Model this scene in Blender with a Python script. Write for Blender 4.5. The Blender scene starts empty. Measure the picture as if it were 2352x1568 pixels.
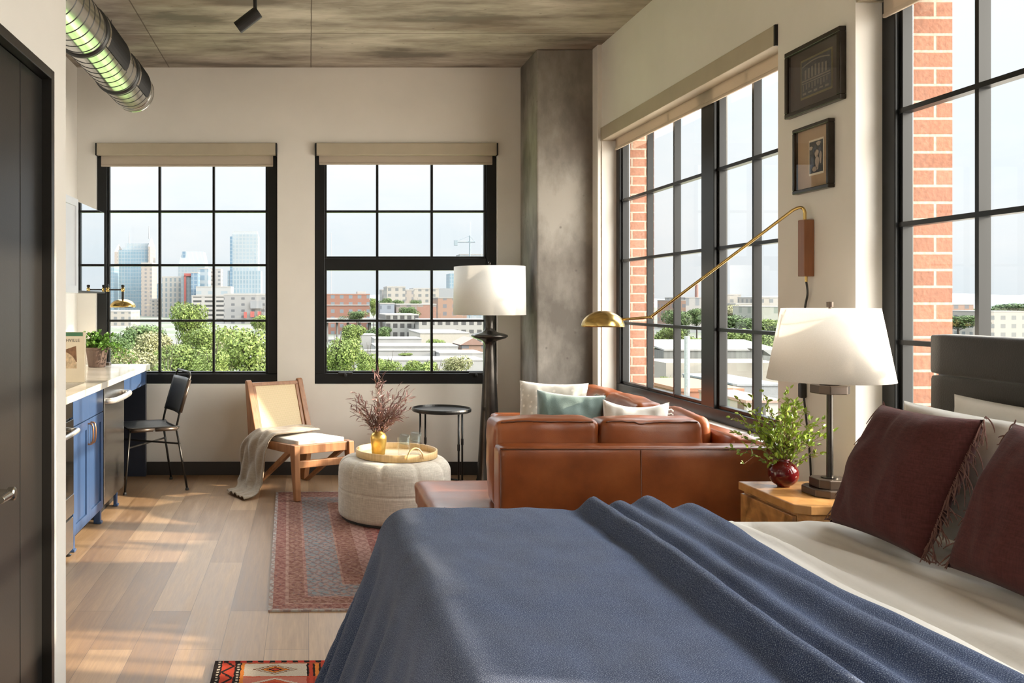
import bpy, bmesh, math, random
import numpy as np
from mathutils import Vector, Matrix, noise
random.seed(7)
SC = bpy.context.scene
COL = SC.collection
PI = math.pi
# ---- the camera: 31 mm lens, verticals kept upright with lens shift
F, CZ, VX, VY = 2050.0, 1.426, 709.0, 692.0
def at(px, py, Y):
    """point of the place at distance Y in front of the camera"""
    return Vector(((px - VX) / F * Y, Y, CZ - (py - VY) / F * Y))
# ---- room measures (metres)
YB = 7.345            # back wall
XL, XR = -1.906, 2.196
H = 3.35
SILL, HEAD = .745, 2.725

# ======================================================================= materials
def nodes_of(m):
    m.use_nodes = True
    nt = m.node_tree
    b = nt.nodes['Principled BSDF']
    return nt, b
def rgb(c): return (c[0], c[1], c[2], 1.0)
def N(nt, typ, **kw):
    n = nt.nodes.new(typ)
    for k, v in kw.items():
        if k.startswith('i_'):
            n.inputs[k[2:].replace('_', ' ')].default_value = v
        else:
            setattr(n, k, v)
    return n
def L(nt, a, b): nt.links.new(a, b)
def coords(nt, scale=(1, 1, 1), rot=(0, 0, 0), loc=(0, 0, 0), kind='Object'):
    t = N(nt, 'ShaderNodeTexCoord'); mp = N(nt, 'ShaderNodeMapping')
    mp.inputs['Scale'].default_value = scale; mp.inputs['Rotation'].default_value = rot; mp.inputs['Location'].default_value = loc
    L(nt, t.outputs[kind], mp.inputs['Vector'])
    return mp.outputs['Vector']
def ramp(nt, fac, stops, interp='LINEAR'):
    r = N(nt, 'ShaderNodeValToRGB'); r.color_ramp.interpolation = interp
    el = r.color_ramp.elements
    while len(el) < len(stops): el.new(.5)
    for e, (p, c) in zip(el, stops):
        e.position = p; e.color = rgb(c)
    L(nt, fac, r.inputs['Fac'])
    return r.outputs['Color']
def math_(nt, op, a, b=None, c=None):
    n = N(nt, 'ShaderNodeMath', operation=op)
    for i, x in enumerate((a, b, c)):
        if x is None: continue
        if isinstance(x, (int, float)): n.inputs[i].default_value = x
        else: L(nt, x, n.inputs[i])
    return n.outputs[0]
def mixc(nt, fac, a, b, mode='MIX'):
    n = N(nt, 'ShaderNodeMix', data_type='RGBA', blend_type=mode)
    for s, x in ((n.inputs[0], fac), (n.inputs[6], a), (n.inputs[7], b)):
        if isinstance(x, (int, float)): s.default_value = x
        elif isinstance(x, (tuple, list)): s.default_value = rgb(x)
        else: L(nt, x, s)
    return n.outputs[2]
def bump(nt, b, height, strength=.3, dist=.01):
    n = N(nt, 'ShaderNodeBump'); n.inputs['Strength'].default_value = strength; n.inputs['Distance'].default_value = dist
    L(nt, height, n.inputs['Height']); L(nt, n.outputs['Normal'], b.inputs['Normal'])
def mat(name, col, rough=.6, metal=0., var=.12, scale=8., bmp=0., spec=.5, sheen=0., stretch=(1, 1, 1), bscale=None, dist=.004):
    """a plain procedural material: base colour with noise variation, optional grain bump"""
    m = bpy.data.materials.new(name); nt, b = nodes_of(m)
    v = coords(nt, stretch)
    n = N(nt, 'ShaderNodeTexNoise'); n.inputs['Scale'].default_value = scale; n.inputs['Detail'].default_value = 4
    L(nt, v, n.inputs['Vector'])
    lo = [max(0, c * (1 - var)) for c in col]; hi = [min(1, c * (1 + var)) for c in col]
    L(nt, ramp(nt, n.outputs['Fac'], [(.3, lo), (.7, hi)]), b.inputs['Base Color'])
    b.inputs['Roughness'].default_value = rough; b.inputs['Metallic'].default_value = metal
    b.inputs['Specular IOR Level'].default_value = spec
    if sheen: b.inputs['Sheen Weight'].default_value = sheen
    if bmp:
        n2 = N(nt, 'ShaderNodeTexNoise'); n2.inputs['Scale'].default_value = bscale or scale * 6; n2.inputs['Detail'].default_value = 5
        L(nt, v, n2.inputs['Vector']); bump(nt, b, n2.outputs['Fac'], bmp, dist)
    return m
def weave_mat(name, c1, c2, scale=260., rough=.9, sheen=.2, mixw=.5, bmp=.3, dist=.002):
    """woven cloth: two threads crossing, with speckle"""
    m = bpy.data.materials.new(name); nt, b = nodes_of(m)
    v = coords(nt)
    w1 = N(nt, 'ShaderNodeTexNoise'); w1.inputs['Scale'].default_value = scale; w1.inputs['Detail'].default_value = 2
    mp = coords(nt, (1, 1, .12)); L(nt, mp, w1.inputs['Vector'])
    w2 = N(nt, 'ShaderNodeTexNoise'); w2.inputs['Scale'].default_value = scale; w2.inputs['Detail'].default_value = 2
    mp2 = coords(nt, (.12, .12, 1)); L(nt, mp2, w2.inputs['Vector'])
    s = math_(nt, 'ADD', w1.outputs['Fac'], w2.outputs['Fac'])
    s = math_(nt, 'MULTIPLY', s, .5)
    L(nt, ramp(nt, s, [(.5 - mixw * .25, c1), (.5 + mixw * .25, c2)]), b.inputs['Base Color'])
    b.inputs['Roughness'].default_value = rough; b.inputs['Sheen Weight'].default_value = sheen
    b.inputs['Specular IOR Level'].default_value = .2
    if bmp: bump(nt, b, s, bmp, dist)
    return m
def facade_mat(name, wall, glass, pu, pv, fu=.5, fv=.5, rough=.5):
    """wall with a regular grid of windows, in metres"""
    m = bpy.data.materials.new(name); nt, b = nodes_of(m)
    t = N(nt, 'ShaderNodeTexCoord'); s = N(nt, 'ShaderNodeSeparateXYZ'); L(nt, t.outputs['Object'], s.inputs[0])
    u = math_(nt, 'ADD', s.outputs[0], s.outputs[1])
    fu_ = math_(nt, 'FRACT', math_(nt, 'DIVIDE', math_(nt, 'ADD', u, 5000.0), pu))
    fv_ = math_(nt, 'FRACT', math_(nt, 'DIVIDE', math_(nt, 'ADD', s.outputs[2], 500.0), pv))
    w = math_(nt, 'MULTIPLY', math_(nt, 'LESS_THAN', fu_, fu), math_(nt, 'LESS_THAN', fv_, fv))
    n = N(nt, 'ShaderNodeTexNoise'); n.inputs['Scale'].default_value = .06
    L(nt, t.outputs['Object'], n.inputs['Vector'])
    g = mixc(nt, n.outputs['Fac'], [c * .8 for c in glass], [min(1, c * 1.2) for c in glass])
    L(nt, mixc(nt, w, wall, g), b.inputs['Base Color'])
    b.inputs['Roughness'].default_value = rough
    b.inputs['Specular IOR Level'].default_value = .25
    return m
def wood_mat(name, c1, c2, axis=1, scale=6., rough=.4, burl=0.):
    m = bpy.data.materials.new(name); nt, b = nodes_of(m)
    st = [9, 9, 9]; st[axis] = .8
    v = coords(nt, st)
    n = N(nt, 'ShaderNodeTexNoise'); n.inputs['Scale'].default_value = scale; n.inputs['Detail'].default_value = 6
    n.inputs['Distortion'].default_value = .6 + burl
    L(nt, v, n.inputs['Vector'])
    c = ramp(nt, n.outputs['Fac'], [(.3, c1), (.7, c2)])
    if burl:
        vo = N(nt, 'ShaderNodeTexNoise'); vo.inputs['Scale'].default_value = 11; vo.inputs['Detail'].default_value = 8; vo.inputs['Distortion'].default_value = .7
        L(nt, coords(nt), vo.inputs['Vector'])
        c = mixc(nt, ramp(nt, vo.outputs['Fac'], [(.36, (1, 1, 1)), (.60, (0, 0, 0))]), c, [x * (1 - .62 * burl) for x in c1])
    L(nt, c, b.inputs['Base Color'])
    b.inputs['Roughness'].default_value = rough
    bump(nt, b, n.outputs['Fac'], .08, .002)
    return m
def glass_mat(name, tint=(1, 1, 1), refl=1.0, ior=1.45):
    """thin clear pane: lets light through, mirrors at a slant"""
    m = bpy.data.materials.new(name); m.use_nodes = True; nt = m.node_tree
    for n in list(nt.nodes): nt.nodes.remove(n)
    o = N(nt, 'ShaderNodeOutputMaterial'); mx = N(nt, 'ShaderNodeMixShader')
    tr = N(nt, 'ShaderNodeBsdfTransparent'); tr.inputs['Color'].default_value = rgb(tint)
    gl = N(nt, 'ShaderNodeBsdfGlossy'); gl.inputs['Roughness'].default_value = .0
    ge = N(nt, 'ShaderNodeNewGeometry'); dt = N(nt, 'ShaderNodeVectorMath', operation='DOT_PRODUCT')
    L(nt, ge.outputs['Normal'], dt.inputs[0]); L(nt, ge.outputs['Incoming'], dt.inputs[1])
    f0 = ((ior - 1) / (ior + 1)) ** 2
    c1 = math_(nt, 'SUBTRACT', 1., math_(nt, 'ABSOLUTE', dt.outputs['Value']))
    fr = math_(nt, 'MULTIPLY_ADD', math_(nt, 'POWER', c1, 5.), (1 - f0) * refl, f0 * refl)     # Schlick, the same from both sides
    L(nt, fr, mx.inputs[0])
    L(nt, tr.outputs[0], mx.inputs[1]); L(nt, gl.outputs[0], mx.inputs[2]); L(nt, mx.outputs[0], o.inputs[0])
    return m
def fabric_glow_mat(name, col, trans=.5):
    """thin lampshade / blind cloth: part of the light comes through"""
    m = bpy.data.materials.new(name); m.use_nodes = True; nt = m.node_tree
    for n in list(nt.nodes): nt.nodes.remove(n)
    o = N(nt, 'ShaderNodeOutputMaterial'); mx = N(nt, 'ShaderNodeMixShader')
    n = N(nt, 'ShaderNodeTexNoise'); n.inputs['Scale'].default_value = 300
    L(nt, coords(nt), n.inputs['Vector'])
    c = ramp(nt, n.outputs['Fac'], [(.3, [x * .95 for x in col]), (.7, col)])
    d = N(nt, 'ShaderNodeBsdfDiffuse'); t = N(nt, 'ShaderNodeBsdfTranslucent')
    L(nt, c, d.inputs[0]); L(nt, c, t.inputs[0]); mx.inputs[0].default_value = trans
    L(nt, d.outputs[0], mx.inputs[1]); L(nt, t.outputs[0], mx.inputs[2]); L(nt, mx.outputs[0], o.inputs[0])
    return m

# ======================================================================= mesh builder
OFF = {}     # parent object -> world position its meshes are measured from
class MB:
    def __init__(s): s.v = []; s.f = []
    def add(s, vs, fs):
        n = len(s.v); s.v += [tuple(v) for v in vs]; s.f += [[i + n for i in f] for f in fs]; return s
    def box(s, x0, x1, y0, y1, z0, z1):
        x0, x1 = min(x0, x1), max(x0, x1); y0, y1 = min(y0, y1), max(y0, y1); z0, z1 = min(z0, z1), max(z0, z1)
        vs = [(x0, y0, z0), (x1, y0, z0), (x1, y1, z0), (x0, y1, z0), (x0, y0, z1), (x1, y0, z1), (x1, y1, z1), (x0, y1, z1)]
        return s.add(vs, [[0, 3, 2, 1], [4, 5, 6, 7], [0, 1, 5, 4], [1, 2, 6, 5], [2, 3, 7, 6], [3, 0, 4, 7]])
    def hexa(s, b, t):
        """b, t: four bottom and four top points in the same turning order"""
        return s.add(list(b) + list(t), [[0, 3, 2, 1], [4, 5, 6, 7], [0, 1, 5, 4], [1, 2, 6, 5], [2, 3, 7, 6], [3, 0, 4, 7]])
    def obox(s, c, ax, ay, az):
        c, ax, ay, az = map(Vector, (c, ax, ay, az))
        b = [c - ax - ay - az, c + ax - ay - az, c + ax + ay - az, c - ax + ay - az]
        return s.hexa(b, [p + 2 * az for p in b])
    def bar(s, p, q, w, t, up=(0, 0, 1)):
        """straight bar from p to q, w wide (sideways), t thick (along up)"""
        p, q = Vector(p), Vector(q); d = (q - p).normalized(); up = Vector(up)
        sd = d.cross(up).normalized(); u2 = sd.cross(d).normalized()
        return s.obox((p + q) / 2, sd * w / 2, d * (q - p).length / 2, u2 * t / 2)
    def tube(s, path, r, n=8, cap=True):
        P = [Vector(p) for p in path]; m = len(P)
        R = r if isinstance(r, (list, tuple)) else [r] * m
        ref = Vector((.31, .17, .93)); rings = []
        for i in range(m):
            d = (P[min(i + 1, m - 1)] - P[max(i - 1, 0)])
            d = d.normalized() if d.length > 1e-9 else Vector((0, 0, 1))
            a = d.cross(ref)
            if a.length < .05: a = d.cross(Vector((1, 0, 0)))
            a.normalize(); b = d.cross(a)
            rings += [P[i] + (a * math.cos(2 * PI * k / n) + b * math.sin(2 * PI * k / n)) * R[i] for k in range(n)]
        fs = [[i * n + k, i * n + (k + 1) % n, (i + 1) * n + (k + 1) % n, (i + 1) * n + k] for i in range(m - 1) for k in range(n)]
        if cap: fs += [list(range(n))[::-1], [(m - 1) * n + k for k in range(n)]]
        return s.add(rings, fs)
    def lathe(s, prof, c=(0, 0, 0), n=40, axis='Z', cap=True):
        vs = []
        for r, h in prof:
            for k in range(n):
                a = 2 * PI * k / n; x, y = r * math.cos(a), r * math.sin(a)
                p = (x, y, h) if axis == 'Z' else ((x, h, y) if axis == 'Y' else (h, x, y))
                vs.append((p[0] + c[0], p[1] + c[1], p[2] + c[2]))
        m = len(prof)
        fs = [[i * n + k, i * n + (k + 1) % n, (i + 1) * n + (k + 1) % n, (i + 1) * n + k] for i in range(m - 1) for k in range(n)]
        if cap:
            if prof[0][0] > 1e-6: fs.append(list(range(n))[::-1])
            if prof[-1][0] > 1e-6: fs.append([(m - 1) * n + k for k in range(n)])
        return s.add(vs, fs)
    def prism(s, poly, z0, z1):
        n = len(poly); vs = [(p[0], p[1], z0) for p in poly] + [(p[0], p[1], z1) for p in poly]
        return s.add(vs, [list(range(n))[::-1], [n + i for i in range(n)]] + [[i, (i + 1) % n, n + (i + 1) % n, n + i] for i in range(n)])
    def extrude(s, poly, d):
        """closed 3-D polygon pushed along d"""
        n = len(poly); P = [Vector(p) for p in poly]; d = Vector(d)
        return s.add(P + [p + d for p in P], [list(range(n))[::-1], [n + i for i in range(n)]] + [[i, (i + 1) % n, n + (i + 1) % n, n + i] for i in range(n)])
    def grid(s, fn, nu, nv, wrap=False):
        vs = [fn(i / nu, j / nv) for j in range(nv + 1) for i in range(nu + 1)]; w = nu + 1
        return s.add(vs, [[j * w + i, j * w + i + 1, (j + 1) * w + i + 1, (j + 1) * w + i] for j in range(nv) for i in range(nu)])
    def build(s, name, m, parent=None, smooth=False, bevel=0., seg=2, solid=0., sub=0, weld=False, world=None, label=None):
        off = OFF.get(parent, Vector((0, 0, 0))) if parent else Vector((0, 0, 0))
        me = bpy.data.meshes.new(name)
        me.from_pydata([(v[0] - off[0], v[1] - off[1], v[2] - off[2]) for v in s.v], [], s.f)
        bm = bmesh.new(); bm.from_mesh(me)
        if weld: bmesh.ops.remove_doubles(bm, verts=bm.verts, dist=1e-5)
        if solid == 0: bmesh.ops.recalc_face_normals(bm, faces=bm.faces)
        bm.to_mesh(me); bm.free()
        if smooth: me.polygons.foreach_set('use_smooth', [True] * len(me.polygons))
        me.materials.append(m)
        o = bpy.data.objects.new(name, me); COL.objects.link(o)
        if parent:
            o.parent = parent; OFF[o] = off
        if solid:
            q = o.modifiers.new('thickness', 'SOLIDIFY'); q.thickness = solid; q.offset = 0
        if bevel:
            q = o.modifiers.new('edges', 'BEVEL'); q.width = bevel; q.segments = seg; q.limit_method = 'ANGLE'; q.angle_limit = math.radians(35)
            if seg > 2:
                me.polygons.foreach_set('use_smooth', [True] * len(me.polygons)); q.harden_normals = True
        if sub:
            q = o.modifiers.new('soft', 'SUBSURF'); q.levels = sub; q.render_levels = sub
        if label: o['label'] = label
        return o
def thing(name, label, cat, loc, group=None, kind=None):
    o = bpy.data.objects.new(name, None); COL.objects.link(o)
    o.location = loc; o.empty_display_size = .1; OFF[o] = Vector(loc)
    tag(o, label, cat, group, kind); return o
def tag(o, label=None, cat=None, group=None, kind=None):
    if label: o['label'] = label
    if cat: o['category'] = cat
    if group: o['group'] = group
    if kind: o['kind'] = kind
    return o
def struct(name, mb, m, **kw):
    o = mb.build(name, m, **kw); o['kind'] = 'structure'; return o
def structure(name, loc=(0, 0, 0)):
    o = bpy.data.objects.new(name, None); COL.objects.link(o); o.location = loc; OFF[o] = Vector(loc); o['kind'] = 'structure'; return o
def copy_tree(o, parent=None):
    c = o.copy(); COL.objects.link(c); c.parent = parent
    for ch in list(o.children): copy_tree(ch, c)
    return c
def nz(x, y, z=0., s=1.): return noise.noise(Vector((x * s, y * s, z * s)))

# soft shapes -----------------------------------------------------------------
def soft_box(x0, x1, y0, y1, z0, z1, r=.05, puff=(.0, .0, .0), n=10, wr=0., seed=0.):
    """upholstered block: rounded edges, faces blown out a little"""
    c = Vector(((x0 + x1) / 2, (y0 + y1) / 2, (z0 + z1) / 2)); h = Vector(((x1 - x0) / 2, (y1 - y0) / 2, (z1 - z0) / 2))
    bm = bmesh.new(); bmesh.ops.create_cube(bm, size=2)
    bmesh.ops.subdivide_edges(bm, edges=bm.edges, cuts=n, use_grid_fill=True)
    vs = []
    for v in bm.verts:
        p = Vector((v.co.x * h.x, v.co.y * h.y, v.co.z * h.z))
        # push grid lines towards edges so the rounding has enough points
        for k in range(3):
            t = v.co[k]; p[k] = h[k] * (math.sin(t * PI / 2) * .55 + t * .45)
        q = Vector([max(-(h[k] - r), min(h[k] - r, p[k])) for k in range(3)])
        d = p - q
        if d.length > 1e-9: p = q + d.normalized() * min(r, max(abs(d.x), abs(d.y), abs(d.z)) if d.length else 0)
        u = [p[k] / h[k] for k in range(3)]
        for k in range(3):
            a, b = [i for i in range(3) if i != k]
            p[k] += puff[k] * u[k] * (1 - u[a] ** 2) * (1 - u[b] ** 2)
        if wr:
            w = nz(p.x + seed, p.y, p.z, 7) * wr + nz(p.x - seed, p.y, p.z, 19) * wr * .4
            p += p.normalized() * w
        vs.append(p + c)
    bm.verts.index_update()
    fs = [[v.index for v in f.verts] for f in bm.faces]
    bm.free()
    return vs, fs
def pillow_mesh(w, h, t, pinch=.07, wr=.006, seed=0., n=26, sag=0., power=.42):
    """stuffed pillow in its own x (width), y (height), z (thickness) axes, base at y=0"""
    mb = MB()
    for side in (1, -1):
        def fn(a, b):
            u, v = 2 * a - 1, 2 * b - 1
            u = math.copysign(abs(u) ** .8, u); v = math.copysign(abs(v) ** .8, v)
            x = u * w / 2 * (1 - pinch * (1 - v * v)); y = v * h / 2 * (1 - pinch * (1 - u * u))
            e = max(0, (1 - u * u)) * max(0, (1 - v * v))
            z = side * t / 2 * e ** power
            k = nz(x * 5 + seed, y * 5, side, 1.6) * wr * 1.6 + nz(x * 14 + seed, y * 5, side * 2, 1.5) * wr
            z += side * k * min(1, e * 3)
            y -= sag * (1 - u * u) * max(0, v) * h
            return (x, y + h / 2, z)
        mb.grid(fn, n, n)
    return mb
def place(mb, origin, ex, ey, ez):
    o, ex, ey, ez = map(Vector, (origin, ex, ey, ez))
    mb.v = [tuple(o + ex * v[0] + ey * v[1] + ez * v[2]) for v in mb.v]; return mb
def bez(p0, p1, p2, n=12):
    p0, p1, p2 = map(Vector, (p0, p1, p2))
    return [p0 * (1 - t) ** 2 + p1 * 2 * t * (1 - t) + p2 * t * t for t in [i / n for i in range(n + 1)]]
def smooth_path(pts, n=8):
    """Catmull-Rom through the points"""
    P = [Vector(p) for p in pts]; out = []
    for i in range(len(P) - 1):
        a, b, c, d = P[max(i - 1, 0)], P[i], P[i + 1], P[min(i + 2, len(P) - 1)]
        for k in range(n):
            t = k / n
            out.append(.5 * ((2 * b) + (c - a) * t + (2 * a - 5 * b + 4 * c - d) * t * t + (3 * b - a - 3 * c + d) * t ** 3))
    out.append(P[-1]); return out
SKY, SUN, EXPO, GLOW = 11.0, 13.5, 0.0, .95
# ======================================================================= materials of the place
M = {}
M['wall'] = mat('wall_paint', (.79, .76, .71), .75, var=.03, scale=3, bmp=.05, bscale=120)
M['black_metal'] = mat('black_window_metal', (.011, .012, .013), .30, var=.1, spec=.28)
M['muntin'] = mat('black_glazing_bar', (.006, .0065, .007), .35, var=.1, spec=.3)
M['baseboard'] = mat('baseboard_black', (.022, .02, .019), .45, var=.1)
M['blind_box'] = mat('blind_cassette_tan', (.46, .40, .30), .6, var=.04)
M['blind'] = fabric_glow_mat('blind_cloth', (.58, .50, .41), .22)
M['black'] = mat('matt_black', (.012, .012, .012), .5)
M['door'] = mat('door_black_paint', (.013, .012, .0112), .34, var=.1, scale=2, bmp=.06, bscale=300)
M['chrome'] = mat('polished_nickel', (.55, .52, .47), .18, 1., var=.05)
M['dark_chrome'] = mat('dark_nickel', (.06, .06, .06), .25, .8)
M['steel'] = mat('brushed_steel', (.52, .50, .47), .27, 1., var=.08, scale=3, stretch=(1, 1, 60))
M['steel_bright'] = mat('bright_steel_handle', (.82, .82, .80), .25, .7, var=.03)
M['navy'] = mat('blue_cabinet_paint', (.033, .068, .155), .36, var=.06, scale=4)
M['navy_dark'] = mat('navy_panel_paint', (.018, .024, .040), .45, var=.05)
M['white_gloss'] = mat('white_cabinet_paint', (.72, .75, .79), .3, var=.02)
M['mirror_gloss'] = mat('glossy_mirror_front', (.86, .90, .93), .02, 1., var=.01)
M['brass'] = mat('brushed_brass', (.62, .44, .16), .25, 1., var=.08)
M['copper'] = mat('copper_pull', (.55, .28, .15), .3, 1., var=.08)
M['oven_glass'] = mat('black_oven_glass', (.012, .011, .010), .08, var=.1)
M['duct'] = mat('galvanised_steel', (.62, .62, .60), .17, 1., var=.08, scale=9)
M['duct_seam'] = mat('duct_seam_dark', (.10, .10, .10), .4, .8)
M['walnut'] = wood_mat('walnut_block', (.20, .075, .03), (.28, .11, .045), 2, 5, .4)
M['teak'] = wood_mat('teak_frame', (.27, .115, .05), (.40, .19, .085), 2, 4, .42)
M['burl'] = wood_mat('burl_veneer', (.46, .215, .07), (.62, .33, .12), 1, 2, .28, burl=.9)
M['honey'] = wood_mat('honey_veneer', (.50, .25, .085), (.66, .36, .14), 1, 2, .25, burl=.25)
M['bamboo'] = wood_mat('bamboo_strip', (.62, .42, .19), (.76, .55, .28), 2, 9, .45)
M['lamp_black'] = mat('aged_bronze_dark', (.055, .048, .042), .27, .8, var=.3, scale=14)
M['bronze'] = mat('brown_bronze', (.10, .075, .06), .35, .7, var=.15)
M['shade'] = fabric_glow_mat('white_lampshade', (.92, .91, .89), .45)
M['shade_linen'] = fabric_glow_mat('linen_lampshade', (.88, .85, .81), .5)
M['gold'] = mat('hammered_gold_vase', (.62, .42, .12), .32, .85, var=.2, scale=20, bmp=.3, bscale=60)
M['red_glaze'] = mat('oxblood_glaze', (.085, .005, .006), .07, var=.3, scale=10)
M['terracotta'] = mat('dark_terracotta', (.075, .045, .034), .7, var=.15, scale=12)
M['white_sheet'] = mat('white_bed_linen', (.74, .715, .67), .85, var=.03, scale=5, bmp=.12, bscale=60, sheen=.2)
M['pillow_white'] = mat('white_pillow_linen', (.74, .72, .68), .85, var=.03, bmp=.15, bscale=45, sheen=.2)
M['mauve'] = weave_mat('mauve_linen', (.048, .0145, .0135), (.088, .027, .025), 260, .9, .05, .8, .35, .003)
M['fringe'] = mat('mauve_fringe_thread', (.15, .072, .058), .85)
M['headboard'] = mat('charcoal_velvet', (.026, .025, .024), .8, var=.25, scale=5, sheen=.25, bmp=.2, bscale=200)
M['green_velvet'] = mat('sage_velvet', (.105, .16, .145), .7, var=.25, scale=6, sheen=.45, bmp=.2, bscale=150)
M['throw'] = weave_mat('beige_wool', (.30, .235, .17), (.46, .38, .29), 220, .95, .3, .8, .4)
M['seat_pad'] = weave_mat('cream_seat_pad', (.55, .53, .48), (.68, .66, .61), 240, .9, .2, .7, .3)
M['ottoman'] = weave_mat('oatmeal_chenille', (.40, .36, .30), (.66, .61, .53), 170, .95, .3, .9, .45, .003)
M['ottoman_base'] = mat('ottoman_plinth_black', (.015, .013, .012), .5)
M['leather_black'] = mat('black_saddle_leather', (.020, .021, .022), .42, var=.2, scale=10, bmp=.15, bscale=90)
M['iron'] = mat('dark_iron_rod', (.045, .043, .041), .36, .8)
M['iron_light'] = mat('polished_iron_rod', (.30, .25, .21), .3, .9)
M['table_black'] = mat('black_table_metal', (.014, .014, .014), .3, .3)
M['leaf_green'] = mat('fresh_green_leaf', (.25, .36, .045), .4, var=.45, scale=30)
M['leaf_ivy'] = mat('ivy_leaf', (.10, .22, .035), .35, var=.5, scale=30)
M['leaf_mauve'] = mat('dried_mauve_leaf', (.24, .135, .125), .55, var=.3, scale=30)
M['twig'] = mat('brown_twig', (.16, .09, .05), .7)
M['twig_green'] = mat('green_twig', (.14, .14, .05), .6)
M['paper'] = mat('cream_book_cover', (.74, .66, .52), .5, var=.05)
M['book_green'] = mat('green_book_band', (.05, .17, .09), .5)
M['book_brown'] = mat('brown_print', (.20, .10, .05), .6, var=.4, scale=30)
M['book_tan'] = mat('tan_print', (.55, .42, .28), .6, var=.3, scale=60)
M['pages'] = mat('book_pages', (.75, .70, .60), .8)
M['ink'] = mat('dark_ink', (.05, .045, .04), .6)
M['mat_brown'] = mat('brown_picture_mat', (.050, .034, .026), .7)
M['mat_tan'] = mat('tan_picture_mat', (.42, .29, .18), .7, var=.06)
M['print_dark'] = mat('dark_print_ground', (.045, .045, .05), .6, var=.3, scale=60)
M['print_line'] = mat('pale_print_line', (.20, .17, .145), .6)
M['print_pale'] = mat('pale_figure_print', (.42, .34, .29), .6, var=.2, scale=40)
M['print_blue'] = mat('blue_grey_print', (.055, .065, .10), .6, var=.7, scale=50)
M['gilt'] = mat('dull_gilt_fillet', (.16, .125, .05), .5)
M['pane'] = glass_mat('window_pane', (.97, .985, .98), 1.0)
M['pane_pic'] = glass_mat('picture_glass', (1, 1, 1), 1.0, 1.5)
M['tumbler'] = glass_mat('clear_tumbler', (.985, .995, .995), .6, 1.5)
M['water'] = glass_mat('water', (.90, .965, .985), .5, 1.33)
M['lemon'] = mat('lemon_slice', (.80, .70, .20), .5)
M['rubber'] = mat('black_rubber', (.015, .015, .015), .6)
M['cord'] = mat('black_cord', (.015, .015, .015), .5)

def leather_mat():
    m = bpy.data.materials.new('cognac_leather'); nt, b = nodes_of(m)
    n = N(nt, 'ShaderNodeTexNoise'); n.inputs['Scale'].default_value = 5; n.inputs['Detail'].default_value = 6
    L(nt, coords(nt), n.inputs['Vector'])
    L(nt, ramp(nt, n.outputs['Fac'], [(.3, (.145, .034, .008)), (.55, (.235, .062, .016)), (.75, (.31, .094, .028))]), b.inputs['Base Color'])
    b.inputs['Roughness'].default_value = .31
    v = N(nt, 'ShaderNodeTexVoronoi'); v.inputs['Scale'].default_value = 190; L(nt, coords(nt), v.inputs['Vector'])
    w = N(nt, 'ShaderNodeTexNoise'); w.inputs['Scale'].default_value = 9; w.inputs['Detail'].default_value = 5; L(nt, coords(nt), w.inputs['Vector'])
    h = math_(nt, 'ADD', math_(nt, 'MULTIPLY', v.outputs['Distance'], .12), w.outputs['Fac'])
    bump(nt, b, h, .18, .006)
    return m
M['leather'] = leather_mat()
M['seam'] = mat('leather_seam', (.10, .03, .012), .5)

def floor_mat():
    m = bpy.data.materials.new('oak_plank_floor'); nt, b = nodes_of(m)
    br = N(nt, 'ShaderNodeTexBrick'); br.offset = .37
    L(nt, coords(nt, (1, 1, 1), (0, 0, PI / 2)), br.inputs['Vector'])
    for k, v in (('Scale', 1.), ('Mortar Size', .0012), ('Brick Width', 1.22), ('Row Height', .18), ('Bias', 0.), ('Mortar Smooth', .1)): br.inputs[k].default_value = v
    br.inputs['Color1'].default_value = rgb((.0, .0, .0)); br.inputs['Color2'].default_value = rgb((1, 1, 1)); br.inputs['Mortar'].default_value = rgb((.5, .5, .5))
    g = N(nt, 'ShaderNodeTexNoise'); g.inputs['Scale'].default_value = 3.2; g.inputs['Detail'].default_value = 8; g.inputs['Roughness'].default_value = .65; g.inputs['Distortion'].default_value = .35
    L(nt, coords(nt, (11, .7, 1)), g.inputs['Vector'])
    tone = math_(nt, 'ADD', math_(nt, 'MULTIPLY', br.outputs['Color'], .38), math_(nt, 'MULTIPLY', g.outputs['Fac'], .72))
    c = ramp(nt, tone, [(.2, (.150, .082, .040)), (.5, (.265, .160, .086)), (.8, (.40, .262, .150))])
    gf = N(nt, 'ShaderNodeTexNoise'); gf.inputs['Scale'].default_value = 4; gf.inputs['Detail'].default_value = 6; gf.inputs['Roughness'].default_value = .7
    L(nt, coords(nt, (46, 1.6, 1)), gf.inputs['Vector'])
    c = mixc(nt, .45, c, ramp(nt, gf.outputs['Fac'], [(.3, (.36, .35, .34)), (.7, (.62, .63, .64))]), 'OVERLAY')
    c = mixc(nt, math_(nt, 'MULTIPLY', br.outputs['Fac'], .7), c, (.09, .055, .035))
    L(nt, c, b.inputs['Base Color'])
    L(nt, ramp(nt, g.outputs['Fac'], [(.3, (.34,) * 3), (.7, (.46,) * 3)]), b.inputs['Roughness'])
    bump(nt, b, math_(nt, 'SUBTRACT', g.outputs['Fac'], math_(nt, 'MULTIPLY', br.outputs['Fac'], 1.5)), .1, .002)
    return m
M['floor'] = floor_mat()

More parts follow.
